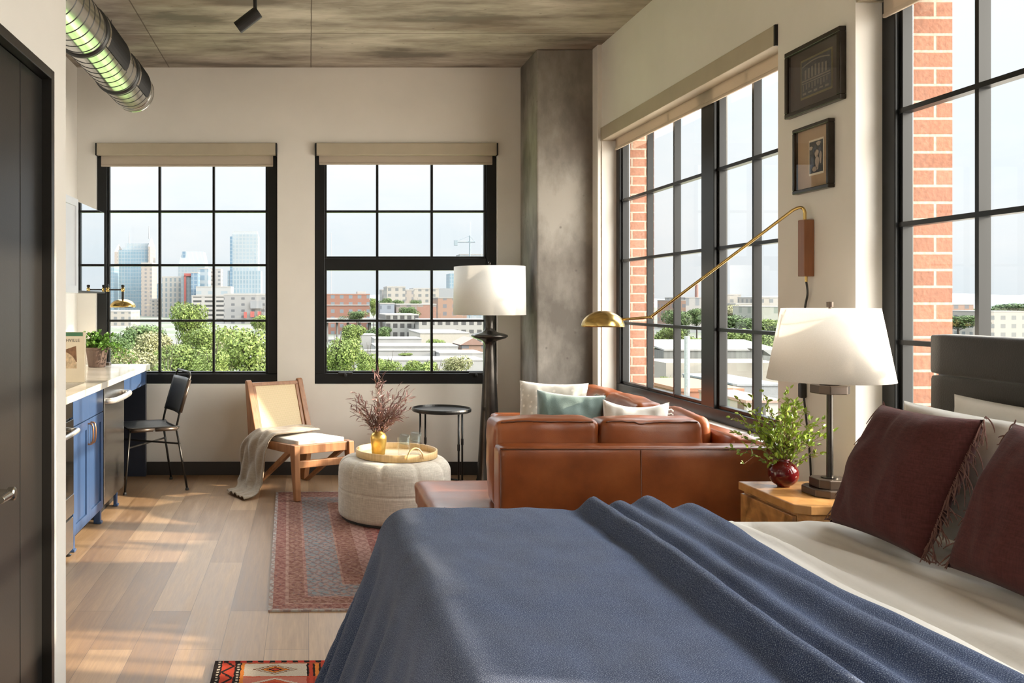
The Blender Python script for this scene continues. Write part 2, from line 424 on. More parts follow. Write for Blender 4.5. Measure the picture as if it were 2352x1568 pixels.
def concrete_mat(name, lo, mid, hi, joints=False, stain=(.20, .125, .08)):
    m = bpy.data.materials.new(name); nt, b = nodes_of(m)
    n = N(nt, 'ShaderNodeTexNoise'); n.inputs['Scale'].default_value = 1.6; n.inputs['Detail'].default_value = 10; n.inputs['Roughness'].default_value = .62
    L(nt, coords(nt, (.7, 2.2, 1) if joints else (1.5, 1.5, .8)), n.inputs['Vector'])
    c = ramp(nt, n.outputs['Fac'], [(.36, lo), (.5, mid), (.64, hi)])
    s = N(nt, 'ShaderNodeTexNoise'); s.inputs['Scale'].default_value = .9; s.inputs['Detail'].default_value = 6; s.inputs['Distortion'].default_value = .8
    L(nt, coords(nt, (.8, 2.4, 1), loc=(3.1, 1.7, 0)), s.inputs['Vector'])
    c = mixc(nt, math_(nt, 'MULTIPLY', ramp(nt, s.outputs['Fac'], [(.56, (0, 0, 0)), (.72, (1, 1, 1))]), .55), c, stain)
    p = N(nt, 'ShaderNodeTexVoronoi'); p.inputs['Scale'].default_value = 7; L(nt, coords(nt, (1, 1.6, 1)), p.inputs['Vector'])
    pits = ramp(nt, p.outputs['Distance'], [(.03, (1, 1, 1)), (.09, (0, 0, 0))])
    c = mixc(nt, math_(nt, 'MULTIPLY', pits, .55), c, (.06, .05, .045))
    h = math_(nt, 'SUBTRACT', n.outputs['Fac'], math_(nt, 'MULTIPLY', pits, .5))
    if joints:
        t = N(nt, 'ShaderNodeTexCoord'); sp = N(nt, 'ShaderNodeSeparateXYZ'); L(nt, t.outputs['Object'], sp.inputs[0])
        w = N(nt, 'ShaderNodeTexNoise'); w.inputs['Scale'].default_value = 5; L(nt, t.outputs['Object'], w.inputs['Vector'])
        wob = math_(nt, 'MULTIPLY', math_(nt, 'SUBTRACT', w.outputs['Fac'], .5), .02)
        jx = math_(nt, 'ABSOLUTE', math_(nt, 'SUBTRACT', math_(nt, 'FRACT', math_(nt, 'DIVIDE', math_(nt, 'ADD', math_(nt, 'ADD', sp.outputs[0], 9.8845), math_(nt, 'MULTIPLY', wob, .3)), 1.165)), .5))
        jx = math_(nt, 'ADD', jx, math_(nt, 'GREATER_THAN', sp.outputs[0], .6))
        jy = math_(nt, 'ABSOLUTE', math_(nt, 'SUBTRACT', math_(nt, 'FRACT', math_(nt, 'DIVIDE', math_(nt, 'ADD', math_(nt, 'ADD', sp.outputs[1], 6.19), math_(nt, 'MULTIPLY', wob, .4)), 1.2)), .5))
        j = math_(nt, 'MAXIMUM', math_(nt, 'LESS_THAN', jx, .0038), math_(nt, 'LESS_THAN', jy, .005))
        c = mixc(nt, math_(nt, 'MULTIPLY', j, .75), c, (.075, .05, .04))
    L(nt, c, b.inputs['Base Color']); b.inputs['Roughness'].default_value = .8
    bump(nt, b, h, .25, .01)
    return m
M['ceiling'] = concrete_mat('board_formed_concrete', (.16, .135, .11), (.35, .305, .25), (.52, .47, .40), True, (.13, .075, .048))
M['column'] = concrete_mat('cast_concrete', (.105, .092, .078), (.195, .176, .153), (.32, .295, .26), False, (.22, .19, .16))

def brick_mat():
    m = bpy.data.materials.new('red_brick'); nt, b = nodes_of(m)
    t = N(nt, 'ShaderNodeTexCoord'); s = N(nt, 'ShaderNodeSeparateXYZ'); L(nt, t.outputs['Object'], s.inputs[0])
    cb = N(nt, 'ShaderNodeCombineXYZ'); L(nt, math_(nt, 'ADD', s.outputs[0], s.outputs[1]), cb.inputs[0]); L(nt, s.outputs[2], cb.inputs[1])
    br = N(nt, 'ShaderNodeTexBrick'); L(nt, cb.outputs[0], br.inputs['Vector'])
    for k, v in (('Scale', 1.), ('Mortar Size', .006), ('Brick Width', .2), ('Row Height', .0675), ('Mortar Smooth', .2)): br.inputs[k].default_value = v
    br.inputs['Color1'].default_value = rgb((.150, .060, .034)); br.inputs['Color2'].default_value = rgb((.20, .086, .050)); br.inputs['Mortar'].default_value = rgb((.25, .215, .17))
    n = N(nt, 'ShaderNodeTexNoise'); n.inputs['Scale'].default_value = 60; n.inputs['Detail'].default_value = 4; L(nt, t.outputs['Object'], n.inputs['Vector'])
    L(nt, mixc(nt, .5, br.outputs['Color'], ramp(nt, n.outputs['Fac'], [(.3, (.35, .35, .35)), (.7, (.75, .75, .75))]), 'OVERLAY'), b.inputs['Base Color'])
    b.inputs['Roughness'].default_value = .9
    bump(nt, b, math_(nt, 'SUBTRACT', math_(nt, 'MULTIPLY', n.outputs['Fac'], .5), br.outputs['Fac']), .5, .006)
    return m
M['brick'] = brick_mat()

def stone_mat():
    m = bpy.data.materials.new('pale_quartz'); nt, b = nodes_of(m)
    n = N(nt, 'ShaderNodeTexNoise'); n.inputs['Scale'].default_value = 3; n.inputs['Detail'].default_value = 9; n.inputs['Distortion'].default_value = 1.2
    L(nt, coords(nt), n.inputs['Vector'])
    L(nt, ramp(nt, n.outputs['Fac'], [(.35, (.56, .52, .45)), (.6, (.70, .67, .61)), (.7, (.78, .75, .69))]), b.inputs['Base Color'])
    b.inputs['Roughness'].default_value = .14
    return m
M['stone'] = stone_mat()

def cane_mat():
    m = bpy.data.materials.new('woven_cane'); nt, b = nodes_of(m)
    t = N(nt, 'ShaderNodeTexCoord'); s = N(nt, 'ShaderNodeSeparateXYZ'); L(nt, t.outputs['UV'], s.inputs[0])
    def th(x, k): return math_(nt, 'LESS_THAN', math_(nt, 'ABSOLUTE', math_(nt, 'SUBTRACT', math_(nt, 'FRACT', math_(nt, 'MULTIPLY', x, k)), .5)), .14)
    g = math_(nt, 'MAXIMUM', th(s.outputs[0], 46.), th(s.outputs[1], 46.))
    L(nt, mixc(nt, g, (.86, .71, .46), (.62, .46, .25)), b.inputs['Base Color'])
    b.inputs['Roughness'].default_value = .55
    return m
M['cane'] = cane_mat()

def blanket_mat():
    """blue wool with a pale herringbone thread (pattern fixed to the cloth)"""
    m = bpy.data.materials.new('blue_herringbone_wool'); nt, b = nodes_of(m)
    t = N(nt, 'ShaderNodeTexCoord'); s = N(nt, 'ShaderNodeSeparateXYZ'); L(nt, t.outputs['UV'], s.inputs[0])
    zig = math_(nt, 'PINGPONG', math_(nt, 'MULTIPLY', s.outputs[0], 1.), .011)
    st = math_(nt, 'FRACT', math_(nt, 'MULTIPLY', math_(nt, 'ADD', s.outputs[1], math_(nt, 'MULTIPLY', zig, 1.)), 170.))
    th = math_(nt, 'LESS_THAN', math_(nt, 'ABSOLUTE', math_(nt, 'SUBTRACT', st, .5)), .2)
    n = N(nt, 'ShaderNodeTexNoise'); n.inputs['Scale'].default_value = 480; n.inputs['Detail'].default_value = 2; L(nt, t.outputs['UV'], n.inputs['Vector'])
    sp = ramp(nt, n.outputs['Fac'], [(.49, (0, 0, 0)), (.60, (1, 1, 1))])
    n2 = N(nt, 'ShaderNodeTexNoise'); n2.inputs['Scale'].default_value = 9; n2.inputs['Detail'].default_value = 4; L(nt, t.outputs['UV'], n2.inputs['Vector'])
    base = ramp(nt, n2.outputs['Fac'], [(.3, (.014, .028, .080)), (.7, (.023, .043, .112))])
    f = math_(nt, 'MULTIPLY', math_(nt, 'ADD', math_(nt, 'MULTIPLY', th, .65), .40), math_(nt, 'MULTIPLY', sp, .62))
    L(nt, mixc(nt, f, base, (.30, .37, .49)), b.inputs['Base Color'])
    b.inputs['Roughness'].default_value = .95; b.inputs['Sheen Weight'].default_value = .12; b.inputs['Specular IOR Level'].default_value = .1
    bump(nt, b, math_(nt, 'ADD', n.outputs['Fac'], math_(nt, 'MULTIPLY', th, .3)), .5, .003)
    return m
M['blanket'] = blanket_mat()

def rug_mat(name, w, l, bands, field, accents, scale, k1=44.):
    """bordered rug: bands counted in from the edge (metres), knotted figures inside each band"""
    m = bpy.data.materials.new(name); nt, b = nodes_of(m)
    t = N(nt, 'ShaderNodeTexCoord'); s = N(nt, 'ShaderNodeSeparateXYZ'); L(nt, t.outputs['Object'], s.inputs[0])
    dx = math_(nt, 'SUBTRACT', w / 2, math_(nt, 'ABSOLUTE', s.outputs[0])); dy = math_(nt, 'SUBTRACT', l / 2, math_(nt, 'ABSOLUTE', s.outputs[1]))
    d = math_(nt, 'MINIMUM', dx, dy)
    wo = N(nt, 'ShaderNodeTexNoise'); wo.inputs['Scale'].default_value = 22; wo.inputs['Detail'].default_value = 2; L(nt, t.outputs['Object'], wo.inputs['Vector'])
    wo = math_(nt, 'MULTIPLY', math_(nt, 'SUBTRACT', wo.outputs['Fac'], .5), .05 * 22 / k1)
    along = math_(nt, 'ADD', math_(nt, 'MULTIPLY', math_(nt, 'GREATER_THAN', dx, dy), s.outputs[0]), math_(nt, 'MULTIPLY', math_(nt, 'LESS_THAN', dx, dy), s.outputs[1]))
    top = bands[-1][0]
    base = ramp(nt, math_(nt, 'DIVIDE', d, top), [(p / top * .999, c) for p, c in bands], 'CONSTANT')
    # figures: mirrored diamonds from ping-pong waves, broken by knots
    def fig(k1, k2, thr):
        a = math_(nt, 'PINGPONG', math_(nt, 'MULTIPLY', math_(nt, 'ADD', along, wo), k1), 1.); c = math_(nt, 'PINGPONG', math_(nt, 'MULTIPLY', math_(nt, 'SUBTRACT', d, wo), k2), 1.)
        q = math_(nt, 'ABSOLUTE', math_(nt, 'SUBTRACT', math_(nt, 'ADD', a, c), 1.))
        return math_(nt, 'LESS_THAN', q, thr)
    kn = N(nt, 'ShaderNodeTexNoise'); kn.inputs['Scale'].default_value = scale; kn.inputs['Detail'].default_value = 3; L(nt, t.outputs['Object'], kn.inputs['Vector'])
    vo = N(nt, 'ShaderNodeTexVoronoi'); vo.distance = 'MANHATTAN'; vo.inputs['Scale'].default_value = scale * .5; L(nt, t.outputs['Object'], vo.inputs['Vector'])
    c = mixc(nt, math_(nt, 'MULTIPLY', fig(k1, k1 * 1.7, .30), .5), base, accents[0])
    c = mixc(nt, math_(nt, 'MULTIPLY', fig(k1 * 2.2, k1 * .9, .20), .45), c, accents[1])
    c = mixc(nt, math_(nt, 'MULTIPLY', ramp(nt, vo.outputs['Distance'], [(.16, (1, 1, 1)), (.26, (0, 0, 0))]), .6), c, accents[2])
    c = mixc(nt, math_(nt, 'MULTIPLY', ramp(nt, kn.outputs['Fac'], [(.5, (0, 0, 0)), (.62, (1, 1, 1))]), .5), c, accents[3])
    L(nt, c, b.inputs['Base Color']); b.inputs['Roughness'].default_value = .95; b.inputs['Specular IOR Level'].default_value = .1
    bump(nt, b, kn.outputs['Fac'], .3, .004)
    return m

def kilim_mat(name, w, l):
    """tribal runner: dotted black edge, red border, cream panels with stepped diamonds and coloured bars"""
    m = bpy.data.materials.new(name); nt, b = nodes_of(m)
    t = N(nt, 'ShaderNodeTexCoord'); s = N(nt, 'ShaderNodeSeparateXYZ'); L(nt, t.outputs['Object'], s.inputs[0])
    wo = N(nt, 'ShaderNodeTexNoise'); wo.inputs['Scale'].default_value = 60; L(nt, t.outputs['Object'], wo.inputs['Vector'])
    j = math_(nt, 'MULTIPLY', math_(nt, 'SUBTRACT', wo.outputs['Fac'], .5), .012)
    x = math_(nt, 'ADD', s.outputs[0], j); y = math_(nt, 'ADD', s.outputs[1], j)
    u = math_(nt, 'SUBTRACT', w / 2, math_(nt, 'ABSOLUTE', x)); v = math_(nt, 'SUBTRACT', l / 2, math_(nt, 'ABSOLUTE', y))
    K, R_, O, C = (.018, .012, .011), (.43, .058, .032), (.58, .20, .04), (.50, .45, .38)
    row = math_(nt, 'FRACT', math_(nt, 'DIVIDE', math_(nt, 'SUBTRACT', v, .022), .125))
    par = math_(nt, 'GREATER_THAN', math_(nt, 'FRACT', math_(nt, 'DIVIDE', math_(nt, 'SUBTRACT', v, .022), .25)), .5)
    p = math_(nt, 'FRACT', math_(nt, 'DIVIDE', math_(nt, 'SUBTRACT', u, .115), .33))
    # stepped diamond rings
    q = math_(nt, 'SNAP', p, .03)
    dd = math_(nt, 'ADD', math_(nt, 'DIVIDE', math_(nt, 'ABSOLUTE', math_(nt, 'SUBTRACT', q, .36)), .30), math_(nt, 'DIVIDE', math_(nt, 'ABSOLUTE', math_(nt, 'SUBTRACT', row, .5)), .42))
    dia = ramp(nt, math_(nt, 'DIVIDE', dd, 2.), [(0, R_), (.10, K), (.17, O), (.27, K), (.31, C), (.38, (.16, .07, .03)), (.43, C)], 'CONSTANT')
    bars = ramp(nt, math_(nt, 'DIVIDE', math_(nt, 'SUBTRACT', p, .74), .26), [(0, K), (.10, R_), (.28, K), (.38, O), (.55, K), (.65, R_), (.88, K)], 'CONSTANT')
    f = mixc(nt, math_(nt, 'GREATER_THAN', p, .74), dia, bars)
    f = mixc(nt, math_(nt, 'LESS_THAN', row, .07), f, (.35, .09, .03))
    f = mixc(nt, math_(nt, 'MULTIPLY', par, .75), f, R_)
    f = mixc(nt, math_(nt, 'MULTIPLY', par, math_(nt, 'LESS_THAN', math_(nt, 'ABSOLUTE', math_(nt, 'SUBTRACT', dd, .8)), .12)), f, C)
    # side border
    dots = math_(nt, 'LESS_THAN', math_(nt, 'FRACT', math_(nt, 'DIVIDE', y, .024)), .5)
    zz = math_(nt, 'PINGPONG', math_(nt, 'MULTIPLY', y, 18.), 1.)
    edge = ramp(nt, math_(nt, 'DIVIDE', u, .12), [(0, K), (.13, C), (.20, K), (.26, R_), (.68, K), (.76, C), (.84, K), (.89, O)], 'CONSTANT')
    edge = mixc(nt, math_(nt, 'MULTIPLY', dots, math_(nt, 'LESS_THAN', math_(nt, 'ABSOLUTE', math_(nt, 'SUBTRACT', u, .020)), .006)), edge, K)
    edge = mixc(nt, math_(nt, 'MULTIPLY', dots, math_(nt, 'LESS_THAN', math_(nt, 'ABSOLUTE', math_(nt, 'SUBTRACT', u, .096)), .007)), edge, K)
    wz = math_(nt, 'LESS_THAN', math_(nt, 'ABSOLUTE', math_(nt, 'SUBTRACT', math_(nt, 'DIVIDE', math_(nt, 'SUBTRACT', u, .034), .044), zz)), .16)
    inz = math_(nt, 'MULTIPLY', math_(nt, 'GREATER_THAN', u, .032), math_(nt, 'LESS_THAN', u, .080))
    edge = mixc(nt, math_(nt, 'MULTIPLY', wz, inz), edge, K)
    c = mixc(nt, math_(nt, 'LESS_THAN', u, .12), f, edge)
    dash = math_(nt, 'LESS_THAN', math_(nt, 'FRACT', math_(nt, 'DIVIDE', x, .045)), .45)
    topb = mixc(nt, dash, (.42, .04, .028), K)
    c = mixc(nt, math_(nt, 'MULTIPLY', math_(nt, 'LESS_THAN', v, .020), math_(nt, 'GREATER_THAN', u, .03)), c, topb)
    kn = N(nt, 'ShaderNodeTexNoise'); kn.inputs['Scale'].default_value = 240; L(nt, t.outputs['Object'], kn.inputs['Vector'])
    c = mixc(nt, .25, c, ramp(nt, kn.outputs['Fac'], [(.3, (.1, .08, .06)), (.7, (.6, .5, .4))]), 'OVERLAY')
    L(nt, c, b.inputs['Base Color']); b.inputs['Roughness'].default_value = .95; b.inputs['Specular IOR Level'].default_value = .1
    bump(nt, b, kn.outputs['Fac'], .3, .004)
    return m
def set_uv(o, uvs):
    me = o.data; lay = me.uv_layers.new(name='UVMap')
    idx = np.empty(len(me.loops), dtype=np.int32); me.loops.foreach_get('vertex_index', idx)
    lay.data.foreach_set('uv', np.array(uvs, dtype=np.float32)[idx].ravel())

# ======================================================================= room shell
Y0 = -1.6      # the room runs on behind the camera
struct('floor', MB().box(XL - .2, XR + .1, Y0, YB + .2, -.12, 0), M['floor'])
struct('ceiling', MB().box(XL - .2, XR + .4, Y0, YB + .26, H, H + .2), M['ceiling'])
# back wall with two openings
WL = (-1.752, -.258); WR = (.050, 1.555)
b = MB(); ya, yb_ = YB, YB + .26
b.box(XL - .2, WL[0], ya, yb_, 0, H); b.box(WL[1], WR[0], ya, yb_, 0, H); b.box(WR[1], XR + .4, ya, yb_, 0, H)
for w in (WL, WR): b.box(w[0], w[1], ya, yb_, 0, SILL); b.box(w[0], w[1], ya, yb_, HEAD, H)
struct('wall_back', b, M['wall'])
struct('wall_rear', MB().box(XL - .2, XR + .4, Y0 - .2, Y0, 0, H), M['wall'])
struct('wall_left', MB().box(XL - .2, XL, 2.83, YB, 0, H), M['wall'])
# right wall: inner skin + brick skin outside, two openings and one added behind the camera
W2 = (4.176, 6.68); W3 = (.55, 3.584); W_ADDED = (-1.3, .05); xi, xm, xo = XR, 2.405, 2.585
def right_skin(x0, x1, yend):
    b = MB()
    b.box(x0, x1, W2[1], yend, 0, H); b.box(x0, x1, W3[1], W2[0], 0, H); b.box(x0, x1, W_ADDED[1], W3[0], 0, H); b.box(x0, x1, Y0, W_ADDED[0], 0, H)
    for w in (W2, W3, W_ADDED): b.box(x0, x1, w[0], w[1], 0, SILL); b.box(x0, x1, w[0], w[1], HEAD, H)
    return b
struct('wall_right', right_skin(xi, xm, YB), M['wall'])
struct('wall_outer', right_skin(xm + .002, xo, YB + .26), M['brick'])
# closet / entry block near the camera on the left, with its door opening (Y 1.78 .. 2.69)
XD = -.77; D0, D1, DH = 1.78, 2.69, 2.117
b = MB().box(XL, XD, D1, 2.83, 0, H).box(XL, XD, .2, D0, 0, H).box(XL, XD, D0, D1, DH, H).box(XL, -.93, D0, D1, 0, DH)
struct('wall_entry', b, M['wall'])
d = structure('door_1', (XD, D1, 0))
f = MB()
f.box(XD - .075, XD + .004, D1 - .028, D1 + .001, 0, DH + .001).box(XD - .075, XD + .004, D0, D0 + .028, 0, DH).box(XD - .075, XD + .004, D0 + .028, D1 - .028, DH - .028, DH + .001)
f.build('door_frame', M['door'], d, bevel=.002)
f = MB(); xl = -.795
f.box(xl - .045, xl, 2.463, D1 - .03, .01, DH - .03); f.box(xl - .045, xl, D0 + .03, 2.457, .01, DH - .03); f.box(xl - .045, xl - .006, 2.45, 2.47, .01, DH - .03)
lf = f.build('door_leaf', M['door'], d, bevel=.0015)
hz = .945
k = MB(); k.lathe([(.027, 0), (.027, .008), (.012, .012), (.011, .045)], (xl, 2.235, hz), 24, 'X')
k.tube([(xl + .045, 2.235, hz), (xl + .05, 2.225, hz), (xl + .05, 2.16, hz)], [.011, .011, .009], 12)
k.lathe([(.011, .040), (.017, .044), (.017, .058), (.012, .062)], (xl, 2.235, hz), 24, 'X')
k.build('door_lever', M['chrome'], lf, smooth=False, bevel=.001)

# concrete column in the far right corner, chamfered side wall strip beside it
struct('trim_column', MB().box(1.741, XR, 6.81, YB, 0, H), M['column'], bevel=.012)
struct('trim_pier', MB().box(XR - .03, XR + .004, 6.69, 6.815, 0, H), M['wall'], bevel=.004)
# baseboards
struct('baseboard_back', MB().box(-1.33, 1.741, YB - .014, YB, 0, .108), M['baseboard'])
struct('baseboard_right', MB().box(XR - .014, XR, Y0, 6.69, 0, .108), M['baseboard'])
struct('baseboard_left', MB().box(XD - .001, XD + .012, D1 + .002, 2.83, 0, .108), M['wall'])

# ======================================================================= windows
def window(name, along, n0, a0, a1, z0, z1, mx, mz, fw, rail=None, mull=None, m_w=.019):
    """steel window in the plane n = n0 (n grows outwards); 'x': along x, facing -y; 'y': along y, facing -x"""
    def B(mb, p0, p1, q0, q1, n_0, n_1):
        return mb.box(p0, p1, n_0, n_1, q0, q1) if along == 'x' else mb.box(n_0, n_1, p0, p1, q0, q1)
    w = structure(name, ((a0 + a1) / 2, n0, z0) if along == 'x' else (n0, (a0 + a1) / 2, z0))
    dp = .075
    f = MB()
    B(f, a0, a1, z0, z0 + fw[2], n0, n0 + dp); B(f, a0, a1, z1 - .07, z1, n0, n0 + dp)
    B(f, a0, a0 + fw[0], z0 + fw[2], z1 - .07, n0, n0 + dp); B(f, a1 - fw[1], a1, z0 + fw[2], z1 - .07, n0, n0 + dp)
    if rail: B(f, a0 + fw[0], a1 - fw[1], rail[0], rail[1], n0 + .004, n0 + dp)
    if mull:
        B(f, mull[0], mull[1], z0 + fw[2], z1 - .07, n0 - .004, n0 + dp)
    # inner bead: a second, thinner step
    f.build('window_frame', M['black_metal'], w, bevel=.004)
    s = MB(); bw = .018
    cells = [(a0 + fw[0], a1 - fw[1])] if not mull else [(a0 + fw[0], mull[0]), (mull[1], a1 - fw[1])]
    rows = [(z0 + fw[2], z1 - .07)] if not rail else [(z0 + fw[2], rail[0]), (rail[1], z1 - .07)]
    for c in cells:
        for r in rows:
            B(s, c[0], c[0] + bw, r[0], r[1], n0 + .018, n0 + .06); B(s, c[1] - bw, c[1], r[0], r[1], n0 + .018, n0 + .06)
            B(s, c[0] + bw, c[1] - bw, r[0], r[0] + bw, n0 + .018, n0 + .06)
    s.build('sash_bead', M['muntin'], w, bevel=.002)
    for x in mx:
        m = MB()
        for r in rows: B(m, x - m_w / 2, x + m_w / 2, r[0], r[1], n0 + .016, n0 + .058)
        m.build('muntin', M['muntin'], w)
    for c in cells:
        for z in mz:
            m = MB(); B(m, c[0], c[1], z - m_w / 2, z + m_w / 2, n0 + .014, n0 + .056); m.build('muntin', M['muntin'], w)
    g = MB()
    for c in cells:
        p = n0 + .042
        q = [(c[0], z0 + fw[2]), (c[1], z0 + fw[2]), (c[1], z1 - .07), (c[0], z1 - .07)]
        g.add([(u, p, z) if along == 'x' else (p, u, z) for u, z in q], [[0, 1, 2, 3]])
    g.build('glass_pane', M['pane'], w)
    return w
mz = (2.172, 1.727, 1.266)
nb = YB + .045
w1 = window('window_1', 'x', nb, WL[0], WL[1], SILL, HEAD, (-1.238, -.789), mz, (.082, .082, .082))
w2 = window('window_2', 'x', nb, WR[0], WR[1], SILL, HEAD, (.569, 1.022), (mz[0], mz[2]), (.082, .082, .085), rail=(1.683, 1.782))
for x in (.305, 1.385):
    MB().box(x - .06, x + .06, nb - .018, nb, SILL + .078, SILL + .098).box(x - .012, x + .012, nb - .03, nb, SILL + .06, SILL + .085).build('sash_latch', M['black'], w2, bevel=.006)
nr = XR + .105
w3 = window('window_3', 'y', nr, W2[0], W2[1], SILL, HEAD, (6.112, 5.664, 4.655), mz, (.06, .07, .075), mull=(5.06, 5.225))
w4 = window('window_4', 'y', nr, W3[0], W3[1], SILL, HEAD, (3.095, 2.655, 1.75, 1.2), mz, (.06, .08, .075), mull=(2.25, 2.415))  # unseen mullion, set where it keeps the sun off the entry wall strip
w_added = window('window_added', 'y', nr, W_ADDED[0], W_ADDED[1], SILL, HEAD, (-.4, -.85), mz, (.06, .08, .075))  # unseen window, added to bring more daylight onto the back wall

# ======================================================================= roller blinds
def blind(along, a0, a1, n_face, n_cloth, z_bot, label):
    def B(mb, p0, p1, n_0, n_1, q0, q1):
        return mb.box(p0, p1, n_0, n_1, q0, q1) if along == 'x' else mb.box(n_0, n_1, p0, p1, q0, q1)
    c = (a0 + a1) / 2
    t = thing('roller_blind', label, 'blind', (c, n_face, HEAD - .2) if along == 'x' else (n_face, c, HEAD - .2), 'roller blinds over the windows')
    e = .012; z1 = HEAD - .002; z0 = HEAD - .099
    B(MB(), a0 + e, a1 - e, n_face, n_cloth - .018, z0, z1).build('cassette', M['blind_box'], t, bevel=.003)
    for p in (a0 + .001, a1 - e): B(MB(), p, p + e - .001, n_face - .001, n_cloth + .01, z0 - .002, z1).build('end_bracket', M['blind_box' if along == 'y' and p > a0 + .1 else 'black'], t)
    B(MB(), a0 + .034, a1 - .034, n_cloth - .004, n_cloth, z_bot + .012, z0 + .02).build('blind_cloth', M['blind'], t)
    B(MB(), a0 + .034, a1 - .034, n_cloth - .010, n_cloth + .004, z_bot, z_bot + .018).build('hem_bar', M['blind'], t, bevel=.004)
    return t
blind('x', WL[0] + .002, WL[1] - .002, YB - .035, nb - .006, 2.540, 'beige roller blind nearly rolled up over the window beside the kitchen counter')
blind('x', WR[0] + .002, WR[1] - .002, YB - .035, nb - .006, 2.556, 'beige roller blind nearly rolled up over the window behind the floor lamp')
blind('y', W2[0] + .003, W2[1] - .003, XR - .012, nr - .012, 2.55, 'long beige roller blind rolled up over the window behind the leather sofa')
blind('y', W3[0] + .003, W3[1] - .003, XR + .002, nr - .012, 2.55, 'beige roller blind at the top of the window behind the bed headboard')

# ======================================================================= ceiling things
DX, DZ, DR = -1.33, 3.018, .150
t = thing('air_duct', 'round spiral steel air duct hung under the concrete ceiling', 'duct', (DX, 4.9, DZ))
MB().lathe([(DR, 2.9), (DR, 6.80)], (DX, 0, DZ), 96, 'Y', cap=False).build('duct_pipe', M['duct'], t, smooth=True)
MB().lathe([(DR + .0005, 6.70), (DR + .006, 6.702), (DR + .006, 6.72), (DR + .0005, 6.722)], (DX, 0, DZ), 64, 'Y', cap=False).lathe([(DR + .001, 6.79), (DR + .003, 6.795), (DR + .003, 6.802), (DR - .004, 6.802)], (DX, 0, DZ), 64, 'Y', cap=False).build('end_ring', M['duct'], t)
y = 2.9; s = MB()
while y < 6.66:
    s.lathe([(DR, y + .108), (DR + .0028, y + .1095), (DR + .0028, y + .1125), (DR, y + .114)], (DX, 0, DZ), 64, 'Y', cap=False); y += .12
s.build('spiral_seam', M['duct_seam'], t, smooth=True)
MB().lathe([(DR * .9, 6.62), (0.001, 6.62)], (DX, 0, DZ), 48, 'Y', cap=False).build('end_cap', M['duct_seam'], t)
for y0, y1 in ((5.28, 5.86), (6.22, 6.62)):
    def arc(a, y, r): return (DX + r * math.cos(a), y, DZ + r * math.sin(a))
    a0, a1 = math.radians(-32), math.radians(38)
    g = MB()
    nv = 26
    for i in range(nv):
        ya_, yb2 = y0 + .02 + (y1 - y0 - .04) * i / nv, y0 + .02 + (y1 - y0 - .04) * (i + .55) / nv
        g.grid(lambda u, v: arc(a0 + (a1 - a0) * u, ya_ + (yb2 - ya_) * v, DR + .010 + .006 * v), 10, 1)
    g.grid(lambda u, v: arc(a0 + (a1 - a0) * u, y0 + (y1 - y0) * v, DR + .0062), 10, 1)
    vg = g.build('vent_grille', M['black'], t)
    fr = MB()
    for ya_, yb2 in ((y0 - .02, y0 + .02), (y1 - .02, y1 + .02)):
        MB().grid(lambda u, v: arc(a0 + (a1 - a0) * u, ya_ + (yb2 - ya_) * v, DR + .013), 10, 1).build('vent_flange', M['duct'], vg)
    MB().lathe([(DR + .001, y0 - .05), (DR + .012, y0 - .045), (DR + .012, y0 - .022), (DR + .001, y0 - .018)], (DX, 0, DZ), 48, 'Y', cap=False).build('duct_collar', M['duct_seam'], t, smooth=True)
for y in (4.4, 6.1):
    MB().tube([(DX - .02, y, DZ + DR), (DX - .02, y, H)], .003, 6).build('hanger_wire', M['duct_seam'], t)

sp = Vector((-.347, 5.2, 3.07))
t = thing('ceiling_spotlight', 'small black spotlight hanging from the concrete ceiling', 'spotlight', (-.32, 5.2, H))
MB().box(-.36, -.28, 5.12, 5.28, H - .025, H).build('ceiling_mount', M['black'], t, bevel=.004)
MB().tube([(-.315, 5.2, H - .02), (-.312, 5.2, 3.125)], .011, 10).build('stem', M['black'], t)
ax = Vector((-.80, .12, -.57)).normalized()
p0 = sp - ax * .07; p1 = sp + ax * .085
MB().tube([p0, p0 + ax * .006, p1, p1 - ax * .012], [.034, .038, .038, .03], 24).build('lamp_head', M['black'], t)
MB().bar((-.312, 5.2, 3.14), p0 + ax * .04 + Vector((.0, 0, .03)), .02, .01).build('yoke', M['black'], t)
# ======================================================================= kitchen run along the left wall
XF = -1.33     # cabinet faces
def shaker(x, y0, y1, z0, z1, fr=.055, th=.02):
    b = MB()
    b.box(x - th, x, y0, y0 + fr, z0, z1).box(x - th, x, y1 - fr, y1, z0, z1).box(x - th, x, y0 + fr, y1 - fr, z0, z0 + fr).box(x - th, x, y0 + fr, y1 - fr, z1 - fr, z1)
    b.box(x - th, x - .010, y0 + fr, y1 - fr, z0 + fr, z1 - fr); return b
def pull(x, y, z0, z1, out=.032):
    return MB().tube(smooth_path([(x, y, z0), (x + out * .8, y, z0 + .008), (x + out, y, (z0 + z1) / 2), (x + out * .8, y, z1 - .008), (x, y, z1)], 6), .0055, 10)
